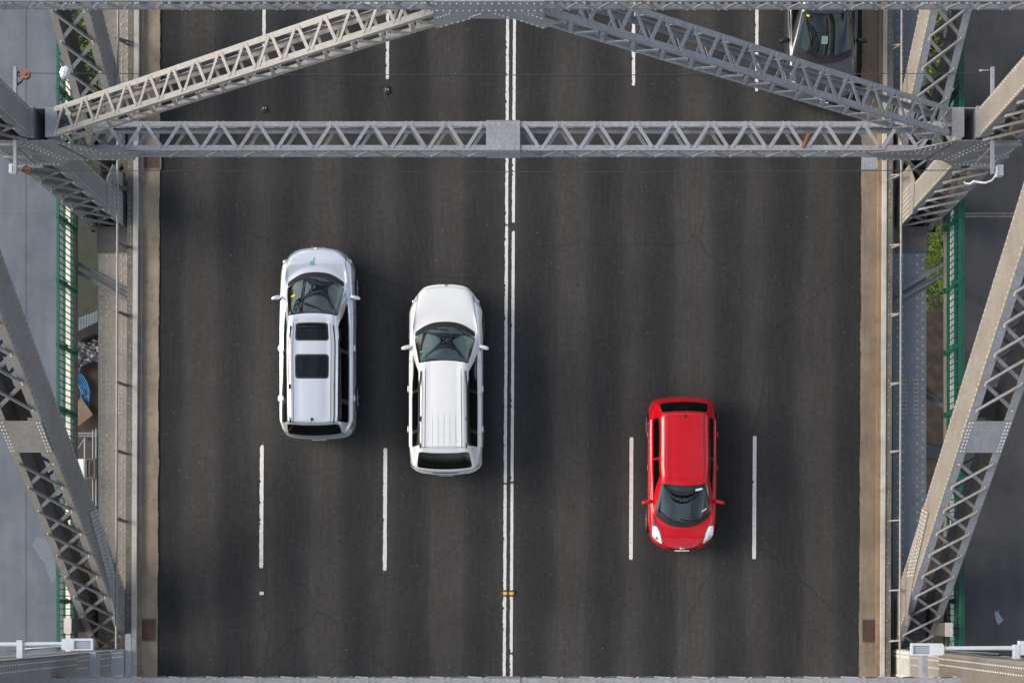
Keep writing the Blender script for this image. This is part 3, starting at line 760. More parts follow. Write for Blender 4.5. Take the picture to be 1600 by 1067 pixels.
# node plates of the strut on the posts
def strut_node(side, Y, label):
    xi, xo = (XLi, XLo) if side < 0 else (XRi, XRo); d = -side
    ys = Y - SW/2 - .045
    t = thing('strut_gusset', (xi, ys, Z2), label, 'gusset plate', 'gusset plates where the strut meets the posts')
    def X(u): return xi + d*u
    pts = [(X(-1.05), ys, 5.3), (X(-1.05), ys, 7.1), (X(.42), ys, 7.15), (X(1.15), ys, 6.5), (X(2.0), ys, 6.3), (X(1.75), ys, 5.72), (X(.35), ys, 5.72), (X(.0), ys, 5.3)]
    m = MB(); m.plate(pts, (0,-1,0), .018); m.cur = 1; y = ys-.018; n = (0,-1,0)
    m.rivets((X(-.35), y, 7.0), (X(.12), y, 5.8), .12, n, .024); m.rivets((X(-.2), y, 7.0), (X(.27), y, 5.8), .12, n, .02)
    m.rivets((X(-1.0), y, 6.55), (X(-.85), y, 5.4), .12, n, .022)
    for z in (6.24, 5.80): m.rivets((X(.45), y, z), (X(1.7), y, z), .13, n, .02)
    m.rivets((X(.45), y, 6.98), (X(1.1), y, 6.45), .11, n, .02); m.rivets((X(.6), y, 6.7), (X(1.0), y, 6.36), .11, n, .02)
    m.rivets((X(-.9), y, 5.42), (X(-.05), y, 5.42), .09, n, .02)
    m.build('plate', [M['steel_old'], M['rivet']], t)
    m = MB()
    for z, w in ((6.05, .09), (6.98, .06), (5.36, .08)): m.box((min(X(-1.05), X(-.4)), ys-.075, z-w/2), (max(X(-1.05), X(-.4)), ys-.019, z+w/2))
    m.build('angle', M['steel'], t)
    m = MB(); m.bar((X(.42), ys-.022, 6.95), (X(.75), ys-.022, 5.72), .02, .012, (0,-1,0)); m.build('seam', M['rustpan'], t)
    # open topped pocket between brace end and post
    yn = Y + SW/2
    m = MB()
    m.box((min(X(-.09), X(.52)), yn, 5.8), (max(X(-.09), X(.52)), yn+.02, 7.12)); m.build('pocket_wall', M['steel'], t)
    m = MB(); m.box((min(X(-.09), X(.22)), Y-SW/2, 6.28), (max(X(-.09), X(.22)), Y+SW/2, 6.31)); m.build('pocket_floor', M['rust'], t)
    m = MB(); m.box((min(X(-.10), X(-.03)), Y-SW/2, 5.8), (max(X(-.10), X(-.03)), Y+SW/2+.03, 7.2)); m.build('pocket_edge', M['steel'], t)
strut_node(-1, YB, 'riveted gusset joining the long strut to the upper left post')
strut_node(1, YB, 'riveted gusset joining the long strut to the upper right post')

# K braces up to the apex
XCs = (786-CX)/PM/1.185   # strut centre
def kbrace(side, Y, label):
    # top face line: z = 13.95 at 1.0 m from centre, 7.3 at 9.5 m
    p_in = Vector((XCs + side*.8, Y, 14.08)); p_out = Vector((XCs + side*9.54, Y, 7.27))
    a = (p_out-p_in).normalized(); up = a.cross(Vector((0,1,0)));
    if up.z < 0: up = -up
    h = .45; c0 = p_out - up*h/2; c1 = p_in - up*h/2
    t = member('sway_brace', c0, c1, (0, 1, 0), SW-.02, h, label, 'bridge brace', 'sloping braces meeting above the double line',
               faces='TBLR', pitch=.715, fw=.115, bw=.07, mats=('steel_sunlit', 'steel_sunlit') if side < 0 else ('steel', 'steel'), rivr=.015)
    # closed end plate at the lower end
    ax = (c1-c0).normalized()
    m = MB(); xi = XLi if side < 0 else XRi; xa, xb = sorted((xi-side*.24, xi-side*.50)); m.box((xa, Y-SW/2+.004, 7.20), (xb, Y+SW/2-.004, 7.215)); m.box((xi-side*.25-.008, Y-SW/2+.01, 6.32), (xi-side*.25+.008, Y+SW/2-.01, 7.20))
    m.build('end_plate', M['steel'], t)
    return t
kbrace(-1, YB, 'latticed brace sloping from the left post to the apex, sunlit cream top')
kbrace(1, YB, 'latticed brace sloping from the apex to the right post, blue grey')
# upper strut and apex gusset
Z1 = 14.52
t = member('top_strut', (XLo, YB, Z1-.19), (XRo, YB, Z1-.19), (0, 1, 0), SW, .38, 'thin latticed strut running along the very top edge', 'bridge strut', 'long latticed struts across the road',
           faces='TBLR', pitch=.528, fw=.09, bw=.065, mats=('steel', 'steel'), rivr=.016, leg=.05)
ys = YB - SW/2 - .03
cx = XCs - .03
ta = thing('apex_gusset', (cx, ys, 14), 'riveted gusset plate at the apex where the two braces meet', 'gusset plate')
hw = 1.0
def GX(px, py):   # photo pixel onto the south plane of the frame
    r = (CY-py)/PM/ys; z = H*(1-1/r); return (px-CX)/PM/r, z
poly = [(677, 1), (850, 1), (851, 27), (874, 35), (850, 43), (803, 28), (737, 27), (700, 36), (681, 43), (677, 27)]
pts = [(GX(x, y)[0], ys, GX(x, y)[1]) for x, y in poly]
m = MB()
main = [(677, 0.5), (851, 0.5), (851, 29), (677, 29)]
outline = [(677, .5), (851, .5), (851, 27), (875, 34.5), (849, 43.5), (803, 28.5), (737, 27.5), (682, 43.5), (677, 40)]
m.plate([(GX(x, y)[0], ys, GX(x, y)[1]) for x, y in outline], (0,-1,0), .02)
m.cur = 1; yv = ys-.02; n = (0,-1,0)
def gr(p, q, k):
    for i in range(k):
        f = i/(k-1); x, z = GX(p[0]+(q[0]-p[0])*f, p[1]+(q[1]-p[1])*f); m.rivet((x, yv, z), n, .021)
gr((681, 4), (846, 4), 16); gr((683, 15), (846, 15), 17); gr((684, 26), (702, 20), 5); gr((735, 25), (750, 20), 5); gr((689, 40), (733, 28), 6)
gr((774, 20), (793, 25), 4); gr((826, 20), (846, 27), 4); gr((815, 31), (848, 42), 5)
m.build('plate', [M['steel'], M['rivet']], ta)
for Yf, w_ in ((YN, 'north, past the top edge'), (YA-12.22, 'south, past the bottom edge')):
    sway_strut(Yf, 'strut of the next frame %s' % w_)
    for sd_ in (-1, 1):
        kbrace(sd_, Yf, '%s brace of the next frame %s' % ('left' if sd_ < 0 else 'right', w_))
        post(sd_, Yf, SW, '%s post of the next frame %s' % ('left' if sd_ < 0 else 'right', w_))
# ------------------------------------------------------------------ bars carrying wires, wires
def side_bar(side):
    xb = V(23.5 if side < 0 else 1551, 200, 7.25).x
    lab = 'bar across the upper left node carrying an orange pulley' if side < 0 else 'bar across the upper right node'
    t = thing('wire_bar', (xb, YB, 7.2), lab, 'steel bar', 'bars carrying the two thin wires')
    y0, y1 = (CY-272)/PM*(1-7.25/H), (CY-105)/PM*(1-7.25/H)
    ysouth = YB - SW/2 - .13; ynorth = YB+SW/2+.03
    m = MB(); w = .035
    m.box((xb-w, y0, 7.2), (xb+w, ysouth+.05, 7.27)); m.build('bar', M['steel'], t)
    m = MB(); m.box((xb-w, ynorth, 7.2), (xb+w, y1, 7.27)); m.build('bar', M['steel'], t)
    m = MB(); m.box((xb-w-.02, ynorth-.02, 7.1), (xb+w+.02, ynorth+.03, 7.35)); m.box((xb-.012, ysouth-.1, 5.9), (xb+.012, ysouth-.06, 7.2))
    m.build('clamp', M['steel_old'], t)
    return xb, y0+.09, y1-.12
bl = side_bar(-1); br = side_bar(1)
for k, (yy, lb) in enumerate((((bl[1]+br[1])/2, 'thin dark wire crossing the road just below the long strut'), ((bl[2]+br[2])/2, 'thin dark wire crossing the road just above the long strut'))):
    n = 40; pts = []
    for i in range(n+1):
        f = i/n; x = bl[0] + (br[0]-bl[0])*f; pts.append((x, yy + 0*f, 7.22 - .12*math.sin(math.pi*f)))
    mid = pts[n//2]
    m = MB(); m.tube([(p[0]-mid[0]+mid[0], p[1], p[2]) for p in pts], .008, 5); o = m.build('wire', M['wire'], None, mid); tag(o, lb, 'wire', 'thin wires crossing the road')
# orange pulley
c = V(40, 117, 7.22); t = thing('pulley', c, 'rusty orange pulley with a black hook on the upper left wire', 'pulley')
m = MB(); m.tube([c+Vector((0,0,-.05)), c+Vector((0,0,.05))], .10, 18); m.build('wheel', M['orange'], t)
m = MB(); m.tube([c+Vector((0,0,.05)), c+Vector((0,0,.07))], .035, 12); m.build('axle', M['steel_dark'], t)
m = MB(); m.tube([c+Vector((-.2,.01,0)), c+Vector((-.15,.06,0)), c+Vector((-.08,.02,0)), c+Vector((-.14,-.04,.02)), c+Vector((-.18,-.01,0))], .02, 8); m.build('shackle', M['wire'], t)
m = MB(); m.tube([c+Vector((-.04,-.08,0)), c+Vector((-.09,-.15,0)), c+Vector((-.2,-.22,0))], .022, 8, radii=[.014,.024,.03]); m.build('hook', M['wire'], t)
c = V(43, 266, 7.1); t = thing('pulley', c, 'small rusty pulley below the upper left node', 'pulley')
m = MB(); m.tube([c+Vector((0,0,-.05)), c+Vector((0,0,.05))], .09, 16); m.build('wheel', M['orange'], t)
m = MB(); m.box((c.x-.09, c.y-.06, c.z+.03), (c.x+.09, c.y+.02, c.z+.09)); m.build('bracket', M['rust'], t)
# white wrapped bundle
c = V(103, 114, 7.2); m = MB(); rnd = random.Random(3)
m.ellipsoid((0,0,0), .12, .13, .10, 20, 14)
vs = []
for v in m.v:
    k = 1 + .35*noise.noise(Vector(v)*14) + .12*noise.noise(Vector(v)*40); vs.append((c.x+v[0]*k, c.y+v[1]*k, c.z+v[2]*k))
m.v = vs; tag(m.build('wrapped_bundle', plain('white plastic wrap', (.62, .64, .68), .5), None, c), 'crumpled white bundle hanging on the upper left wire', 'bundle')
# turnbuckle right
c = V(1538, 110.5, 7.22); t = thing('turnbuckle', c, 'small silver turnbuckle at the right end of the upper wire', 'turnbuckle')
m = MB(); m.tube([c+Vector((-.12,0,0)), c+Vector((-.06,.01,0)), c+Vector((0,0,0)), c+Vector((.1,.01,0))], .014, 8, radii=[.008,.02,.012,.01]); m.build('body', M['galv'], t)
m = MB(); m.ellipsoid(c+Vector((-.07,-.01,0)), .03,.02,.015); m.build('nut', M['galv'], t)
# white boxes
for x0, x1, y0, y1, lb in ((14.5, 21, 257, 271, 'small white box fixed to the left node bar'), (1559, 1567.5, 258, 274.5, 'white box with a curved conduit on the right node')):
    a, b = V(x0, y1, 7.1), V(x1, y0, 7.1); c = (a+b)/2
    t = thing('junction_box', c, lb, 'junction box', 'small white boxes on the nodes')
    m = MB(); m.box((a.x, a.y, 6.95), (b.x, b.y, 7.13)); m.build('housing', M['white_steel'], t)
    m = MB(); m.box((a.x+.02, a.y+.02, 7.13), (b.x-.02, b.y-.02, 7.145)); m.build('lid', M['white_steel'], t)
    if x0 > 800:
        pp = [V(1559, 264, 7.0), V(1556, 274, 6.9), V(1550, 282, 6.7), V(1540, 286, 6.4), V(1530, 285, 6.2), V(1522, 283, 6.1), V(1516, 287, 6.0), V(1509, 287, 5.9), V(1506, 284, 5.9)]
        m = MB(); m.tube(pp, .024, 8); m.build('conduit', M['white_steel'], t)

# ------------------------------------------------------------------ street lamps at the bottom
def lamp(side):
    z = 8.0
    if side < 0: xs = (95.5, 145, 997, 1015.5); ay = 1005; ex = -40; lab = 'white street lamp with its arm running off the left edge'
    else: xs = (1424, 1475, 1004.5, 1023.5); ay = 1012; ex = 1640; lab = 'white street lamp with its arm running off the right edge'
    a, b = V(xs[0], xs[3], z), V(xs[1], xs[2], z); c = (a+b)/2
    t = thing('street_lamp', c, lab, 'street lamp', 'street lamps beside the lower corner posts')
    d = 1 if side < 0 else -1   # direction from arm to head tip
    def X(f): return a.x + (b.x-a.x)*f if d > 0 else b.x - (b.x-a.x)*f
    def bx(f0, f1, g0, g1, z0, z1): return (min(X(f0), X(f1)), a.y+(b.y-a.y)*g0, z0), (max(X(f0), X(f1)), a.y+(b.y-a.y)*g1, z1)
    m = MB(); h = z
    # housing: rounded gear end and a frame round the lens box
    y0, y1 = a.y, b.y; dy = y1-y0
    ol = [(X(0), y0+dy*.22), (X(.05), y0+dy*.02), (X(.38), y0), (X(.40), y0), (X(.40), y1), (X(.38), y1), (X(.05), y1-dy*.02), (X(0), y1-dy*.2)]
    m.plate([(x, y, h-.14) for x, y in ol], (0,0,1), .15)
    m.box(*bx(.38, 1, 0, .12, h-.12, h+.005)); m.box(*bx(.38, 1, .80, 1, h-.12, h+.005)); m.box(*bx(.94, 1, .12, .80, h-.12, h+.003)); m.box(*bx(.38, .42, .12, .80, h-.12, h+.004))
    m.build('housing', M['white_steel'], t)
    m = MB(); m.box(*bx(.42, .94, .12, .80, h-.12, h-.03)); m.build('lens_cover', M['lamp_lens'], t)
    m = MB()
    for g in (.28, .45, .62): m.box(*bx(.42, .94, g, g+.04, h-.03, h-.01))
    m.build('cooling_fin', M['white_steel'], t)
    m = MB(); p0 = V(xs[0]+2 if d > 0 else xs[1]-2, ay, h-.05); p1 = V(ex, ay + (2 if side < 0 else 0), h-.05)
    m.tube([p0, p0.lerp(p1, .5), p1], .045, 12, radii=[.038, .045, .055]); m.build('arm', M['white_steel'], t)
    # clamps to the post
    for px in ((32, -15) if side < 0 else (1588,)):
        q = V(px, ay, h-.05); m = MB()
        m.box((q.x-.06, q.y-.30, h-.14), (q.x+.06, q.y+.07, h+.02)); m.build('clamp', M['white_steel'], t)
    # stay rod and cable below the arm
    m = MB(); q0 = V(98 if side < 0 else 1478, ay+6, h-.3); q1 = V(10 if side < 0 else 1580, ay+11, h-.9)
    m.tube([q0, q0.lerp(q1, .3)+Vector((0,.02,-.05)), q0.lerp(q1, .7)+Vector((0,-.03,.02)), q1], .012, 6); m.build('cable', M['wire'], t)
    q0 = V(97 if side < 0 else 1480, ay+4, h-.15); q1 = V(30 if side < 0 else 1560, ay+9, h-.7)
    m = MB(); m.tube([q0, q1], .014, 6); m.build('stay', M['galv'], t)
    if side > 0:
        m = MB(); a2, b2 = V(1593, 1023, h), V(1612, 1001, h); m.box((a2.x, a2.y, h-.15), (b2.x, b2.y, h+.02)); m.build('control_box', M['white_steel'], t)
lamp(-1); lamp(1)
# small pale boxes on the railing foot near the bottom
for x0, x1, y0, y1, lb in ((100.5, 111, 966, 988, 'pale cabinet by the left railing, just above the lamp'), (1477.5, 1487.5, 973, 993.5, 'pale cabinet by the right railing, just above the lamp')):
    a, b = V(x0, y1, 1.5), V(x1, y0, 1.5); c = (a+b)/2
    t = thing('cabinet', c, lb, 'cabinet', 'pale cabinets beside the railings')
    m = MB(); m.box((a.x, a.y, .1), (b.x, b.y, 1.48)); m.build('housing', M['steel_dark'], t)
    m = MB(); m.box((a.x-.01, a.y-.01, 1.48), (b.x+.01, b.y+.01, 1.52)); m.build('lid', M['cream'], t)
    m = MB(); m.tube([(b.x, a.y-.1, 1.2), (b.x+.1, a.y-.2, 1.1), (b.x+.05, a.y-.4, .9)], .012, 6); m.build('cable', M['wire'], t)

# ------------------------------------------------------------------ braces under the deck edge seen through the gaps
def brace(p, q, label, name='deck_brace'):
    t = thing(name, p, label, 'brace', 'blue grey braces between chord and footpath')
    a = (q-p).normalized(); s = a.cross(Vector((0,0,1))).normalized()
    for k in (-1, 1):
        m = MB(); m.bar(p+s*.10*k, q+s*.10*k, .10, .014, (0,0,1)); m.bar(p+s*.055*k+Vector((0,0,.035)), q+s*.055*k+Vector((0,0,.035)), .012, .06, (0,0,1)); m.build('angle', M['steel_blue'], t)
    m = MB(); m.rivets(p+s*.1+Vector((0,0,.01)), q+s*.1+Vector((0,0,.01)), .12, (0,0,1), .014); m.build('rivets', M['rivet'], t)['kind'] = 'stuff'
brace(V(112, 413, -.34), V(198, 462, -.34), 'slanting brace above the grass in the left gap')
brace(V(1393, 468, -.34), V(1480, 417, -.40), 'slanting brace below the foliage in the right gap')
brace(V(1440, 610, -.75), V(1484, 634, -.75), 'short brace in the right gap, halfway down')
brace(V(1392, 290, -1.3), V(1460, 240, -1.3), 'crossed brace under the right node')
brace(V(1395, 245, -1.6), V(1450, 320, -1.6), 'second crossed brace under the right node')
brace(V(148, 250, -1.3), V(205, 300, -1.3), 'crossed brace under the left node')
brace(V(150, 320, -1.6), V(205, 255, -1.6), 'second crossed brace under the left node')
# floor beams under nodes (dark)
for Y, lb in ((YB, 'dark floor beam under the deck at the upper nodes'), (YAc, 'dark floor beam under the deck at the lower corners')):
    t = thing('floor_beam', (XC, Y, -2), lb, 'floor beam', 'floor beams under the deck')
    m = MB(); m.box((-12.2, Y-.02, -2.6), (10.5, Y+.02, -1.32)); m.build('web', M['steel_dark'], t)
    m = MB(); m.box((-12.2, Y-.25, -1.32), (10.5, Y+.25, -1.30)); m.build('flange', M['steel_dark'], t)
    m = MB(); m.box((-12.2, Y-.9, -3.0), (-10.3, Y+1.6, -2.9)); m.box((8.7, Y-.9, -3.0), (10.5, Y+1.6, -2.9)); m.build('node_floor', M['steel_dark'], t)

# ------------------------------------------------------------------ below: trees, grass, shed, debris
def tree(px, py, ztop, r, h, label, mat, seed, n=2600, leaf=.17):
    rnd = random.Random(seed); c = V(px, py, ztop - h*.5); base = Vector((c.x+rnd.uniform(-.5,.5), c.y, -22.2))
    t = thing('tree', base, label, 'tree', 'trees below the bridge')
    m = MB(); top = Vector((c.x, c.y, ztop-h*.35)); mid = base.lerp(top, .5)+Vector((rnd.uniform(-.3,.3), rnd.uniform(-.3,.3), 0))
    m.tube([base, mid, top], .2, 9, radii=[.26, .18, .07])
    for k in range(9):
        a = rnd.uniform(0, 6.28); q = mid.lerp(top, rnd.uniform(0,.9)); e = q + Vector((math.cos(a)*r*.8, math.sin(a)*r*.8, rnd.uniform(.5, 1.6)))
        m.tube([q, q.lerp(e, .5)+Vector((0,0,.25)), e], .05, 6, radii=[.08, .05, .02])
    m.build('trunk', M['bark'], t)
    m = MB(); clumps = []
    for k in range(46):
        while True:
            p = Vector((rnd.uniform(-1,1), rnd.uniform(-1,1), rnd.uniform(-1,1)))
            if .25 < p.length < 1: break
        clumps.append((Vector((c.x+p.x*r, c.y+p.y*r, c.z+p.z*h*.5)), rnd.uniform(.35, .75)*r*.42))
    for i in range(n):
        cc, cr = rnd.choice(clumps); d = Vector((rnd.gauss(0,1), rnd.gauss(0,1), rnd.gauss(0,.7)))*cr*.55
        p = cc+d; nn = Vector((rnd.gauss(0,.6), rnd.gauss(0,.6), 1)).normalized(); u = nn.cross(Vector((rnd.random()-.5, rnd.random()-.5, .1))).normalized(); w = nn.cross(u)
        l = leaf*rnd.uniform(.6, 1.4); b = l*.42
        m.add([p-u*l/2, p+w*b/2, p+u*l/2, p-w*b/2], [(0,1,2,3)])
    m.build('crown', M[mat], t)
tree(137, 60, -11, 1.9, 3.2, 'leafy bright green tree seen through the top left diagonal', 'leaf', 1, 7500)
tree(142, 165, -12, 1.7, 3.0, 'leafy green tree behind the upper left node', 'leaf', 2, 6000)
tree(1470, 60, -11, 1.5, 3.2, 'thin olive tree seen through the top right diagonal', 'leaf2', 3, 4000)
tree(1450, 165, -12, 1.5, 3.0, 'small olive tree behind the upper right node', 'leaf2', 4, 1800)
tree(1466, 412, -14, 1.5, 3.0, 'dense olive green tree in the right gap below the node', 'leaf', 5, 4200, .13)
zg = -21.2
def below_sheet(name, poly, z, mat, label=None, cat=None, t=.06, kind=None, parent=None):
    m = MB(); m.plate([V(x, y, z) for x, y in poly], (0,0,1), t); c = V(poly[0][0], poly[0][1], z)
    o = m.build(name, mat, parent) if parent is not None else m.build(name, mat, None, c)
    return tag(o, label, cat, kind=kind)
gr_ = below_sheet('lawn', [(95, 300), (175, 300), (175, 560), (95, 560)], zg-.1, M['grass'], kind='structure')
below_sheet('bare_ground', [(90, 519), (175, 503), (175, 1000), (90, 1000)], zg, M['soil'], kind='structure')
below_sheet('bare_ground', [(1420, 462), (1500, 458), (1500, 900), (1420, 900)], zg-.1, M['soil'], kind='structure')
below_sheet('paved_strip', [(1430, 690), (1500, 705), (1500, 722), (1430, 712)], zg, plain('wet paving', (.03, .035, .042), .6), kind='structure')
# ribbed roof
t = thing('shed_roof', V(136, 505, zg+1), 'pale grey ribbed shed roof corner in the left gap', 'shed')
P4 = [V(110, 503, zg+1.6), V(172, 479, zg+1.6), V(172, 494, zg+1.6), V(110, 524, zg+1.6)]
m = MB(); m.plate(P4, (0,0,1), .04)
for i in range(26):
    f = i/25; a = P4[0].lerp(P4[1], f); b = P4[3].lerp(P4[2], f); m.bar(a+Vector((0,0,.055)), b+Vector((0,0,.055)), .03, .03, (0,0,1))
m.build('roof', plain('zinc roofing', (.20, .24, .25), .5), t)
m = MB(); m.plate([p-Vector((0,0,1.6)) for p in P4], (0,0,1), 1.5); m.build('wall', M['steel_dark'], t)
# crumpled tarpaulin
t = MB(); n = 24
vs = []
for j in range(n+1):
    for i in range(n+1):
        x = 108+50*i/n; y = 538+34*j/n + (6 if i < 8 else 0); edge = min(i, j, n-i, n-j)/4
        w = 4*noise.noise(Vector((i*.3, j*.3, 5)))
        q = V(x+w, y - .3*(x-130)+w*1.3, zg+.25); q.z += .45*abs(noise.noise(Vector((i*.28, j*.45, 2)))) + .15*noise.noise(Vector((i*.8, j*.9, 7))); vs.append(q)
t.add(vs, [(j*(n+1)+i, (j+1)*(n+1)+i, (j+1)*(n+1)+i+1, j*(n+1)+i+1) for j in range(n) for i in range(n)], True)
tag(t.build('tarpaulin', plain('grey white tarpaulin', (.30, .30, .30), .6), None, V(136, 552, zg)), 'crumpled grey white tarpaulin lying on bare soil in the left gap', 'tarpaulin')
# blue coil of pipe
c = V(114, 616, zg+.3); t = thing('hose_coil', c, 'bright blue coil of hose beside the left railing', 'hose coil')
for k in range(6):
    rr = .35+.065*k; m = MB(); m.tube([(c.x+rr*math.cos(i*math.pi/20)*(.95), c.y+rr*1.35*math.sin(i*math.pi/20), zg+.25+.03*math.sin(i*.7+k)) for i in range(41)], .034, 7, caps=False); m.build('hose_loop', plain('blue hose', (.0, .11, .24), .4), t)
tag(below_sheet('board', [(117, 630), (128, 622), (146, 648), (120, 668)], zg+.35, plain('brown plywood', (.16, .105, .065), .7, var=.3, scale=6)), 'brown plywood board leaning by the blue hose coil', 'board')
# scaffold frame
t = thing('scaffold', V(135, 720, zg), 'galvanised scaffold frame below the left gap', 'scaffold')
def pole(a, b, r=.035, name='tube'):
    m = MB(); m.tube([a, b], r, 8); m.build(name, M['steel_old'], t)
zz = zg+2.2
pole(V(112, 677, zz), V(152, 677, zz)); pole(V(145.5, 672, zz), V(145.5, 790, zz)); pole(V(150.5, 670, zz), V(150.5, 790, zz)); pole(V(112, 681, zz-.3), V(152, 681, zz-.3))
for x, y in ((145.5, 677), (150.5, 677), (145.5, 788), (150.5, 788), (112, 677)): a = V(x, y, zz); pole(a, Vector((a.x, a.y, zg)), name='leg')
pole(V(133, 683, zz-.4), V(133, 790, zz-.4), .05); pole(V(118, 708, zz-.5), V(133, 684, zz-.5), .03)
tag(below_sheet('sheet', [(113, 717), (131, 717), (132, 747), (113, 742)], zz+.1, M['sticker_w']), 'flat white sheet lying on the scaffold', 'sheet')
t = thing('crate', V(141, 733, zz), 'brown open crate lying on the scaffold, beside the white sheet', 'crate')
for k, (x0, y0, x1, y1) in enumerate(((133, 716, 149, 719), (133, 745, 149, 748), (133, 719, 136, 745), (146, 719, 149, 745), (139, 722, 141, 742))):
    a, b = V(x0, y1, zz+.2), V(x1, y0, zz+.2); m = MB(); m.box((a.x, a.y, zz+.05), (b.x, b.y, zz+.2)); m.build('slat', plain('grey brown timber %d' % k, (.10, .085, .065), .8), t)
below_sheet('slab', [(112, 674), (152, 674), (152, 800), (112, 800)], zg+.12, plain('dark slab', (.05, .045, .042), .9, var=.3), kind='structure')

# interiors glimpsed through windscreens (upholstery and dashboard tones, as objects on the inner side)
def cabin_mat(name, a, b):
    m = NT(name); g_ = m.n('ShaderNodeNewGeometry'); n = m.noise(g_.outputs['Position'], 2.6, 4, .5)
    c_ = m.ramp(n.outputs[0], [(.38, a), (.50, b), (.52, (.01, .012, .012)), (.66, a)]); m.l(c_.outputs[0], m.b.inputs['Base Color']); P(m, Roughness=.9); return m.m
M['cabin'] = cabin_mat('dark cabin trim', (.006, .010, .009), (.028, .042, .039))
M['cabin2'] = cabin_mat('grey cabin trim', (.014, .018, .019), (.09, .115, .12))

# ------------------------------------------------------------------ cars
def crom(p0, p1, p2, p3, t):
    return ((p1*2) + (p2-p0)*t + (p0*2-p1*5+p2*4-p3)*t*t + (p1*3-p0-p2*3+p3)*t*t*t)*.5
class Car:
    """skin from a control net: stations along the length (nose first), 7 columns sill -> roof centre, mirrored"""
    def __init__(s, stations, root, heading, x0, ynose, tens=1.0):
        s.N = []
        for st in stations:
            half = [Vector(p) for p in st]                     # (w, y, z) for c0..c6
            row = [Vector((-p.x, p.y, p.z)) for p in half] + [Vector(p) for p in half[:-1][::-1]]
            s.N.append(row)
        s.root = root; s.h = heading; s.x0 = x0; s.yn = ynose; s.ns = len(s.N)
    def W(s, p):   # car space (x right seen from above with nose up, y back from nose) -> world
        if s.h > 0: return Vector((s.x0 + p[0], s.yn - p[1], p[2]))
        return Vector((s.x0 - p[0], s.yn + p[1], p[2]))
    def S(s, u, v):
        i = min(int(u), s.ns-2) if u >= 0 else 0; fu = u-i
        j = min(int(v), 11) if v >= 0 else 0; fv = v-j
        rows = []
        for ii in range(i-1, i+3):
            k = max(0, min(s.ns-1, ii)); rw = s.N[k]
            q = [rw[max(0, min(12, jj))] for jj in range(j-1, j+3)]
            rows.append(crom(*q, fv))
        return crom(*rows, fu)
    def nrm(s, u, v):
        e = .02; a = s.S(u+e, v)-s.S(u-e, v) if .03 < u < s.ns-1.03 else s.S(min(u+e, s.ns-1), v)-s.S(max(u-e, 0), v)
        b = s.S(u, min(12, v+e))-s.S(u, max(0, v-e)); n = a.cross(b)
        if n.length < 1e-9: return Vector((0,0,1))
        n.normalize(); c = s.S(u, v) - Vector((0, s.S(s.ns/2, 6).y, .5))
        return n if n.dot(c) > 0 else -n
    def pt(s, u, v, off=0): return s.W(s.S(u, v) + s.nrm(u, v)*off)
    def skin(s, m, du=8, dv=6):
        nu, nv = (s.ns-1)*du, 12*dv; vs = [s.W(s.S(i/du, j/dv)) for i in range(nu+1) for j in range(nv+1)]
        m.add(vs, s.fl([(i*(nv+1)+j, i*(nv+1)+j+1, (i+1)*(nv+1)+j+1, (i+1)*(nv+1)+j) for i in range(nu) for j in range(nv)]), True)
        # close the bottom with a dark tray
    def patch(s, m, u0, u1, v0, v1, off=.004, rc=.25, nu=18, nv=24, flange=True):
        """overlay on the skin; u0,u1,v0,v1 may be functions of t/s in [0,1]"""
        f = lambda q, t: q(t) if callable(q) else q
        vs = []; 
        for i in range(nu+1):
            a = -1 + 2*i/nu; e = 1.0
            # pack rows near the ends for round corners
            a = math.sin(a*math.pi/2)
            if abs(a) > 1-rc:
                k = (abs(a)-(1-rc))/rc; e = 1-rc*.6*(1-math.sqrt(max(0, 1-k*k)))
            for j in range(nv+1):
                b = (-1+2*j/nv)*e; t = (b+1)/2; ss = (a+1)/2
                uu = f(u0, t)*(1-ss) + f(u1, t)*ss; vv = f(v0, ss)*(1-t) + f(v1, ss)*t
                vs.append(s.pt(uu, vv, off))
        w = nv+1
        fs = [(i*w+j, i*w+j+1, (i+1)*w+j+1, (i+1)*w+j) for i in range(nu) for j in range(nv)]
        um = (f(u0, .5)+f(u1, .5))/2; vm = (f(v0, .5)+f(v1, .5))/2
        q4 = fs[(nu//2)*nv + nv//2]; nf = (Vector(vs[q4[1]])-Vector(vs[q4[0]])).cross(Vector(vs[q4[2]])-Vector(vs[q4[1]]))
        if nf.dot(s.pt(um, vm, .01)-s.pt(um, vm, 0)) < 0: fs = [k[::-1] for k in fs]
        m.add(vs, fs, True)
    def fl(s, fs): return fs
    def line(s, m, pts, w=.008, off=.0025):
        P3 = [s.pt(u, v, off) for u, v in pts]; N3 = [s.nrm(u, v) for u, v in pts]
        Lf, Rt = [], []
        for i, p in enumerate(P3):
            a = (P3[min(i+1, len(P3)-1)]-P3[max(i-1, 0)]).normalized(); n = N3[i] if s.h > 0 else Vector((-N3[i].x, -N3[i].y, N3[i].z))
            n = Vector((N3[i].x*(1 if s.h > 0 else -1), -N3[i].y*(1 if s.h > 0 else -1), N3[i].z))
            b = a.cross(n).normalized()*w/2; Lf.append(p-b); Rt.append(p+b)
        for i in range(len(P3)-1): m.add([Lf[i], Lf[i+1], Rt[i+1], Rt[i]], [(0,1,2,3)], True)
    def seg(s, u0, v0, u1, v1, n=12): return [(u0+(u1-u0)*i/n, v0+(v1-v0)*i/n) for i in range(n+1)]

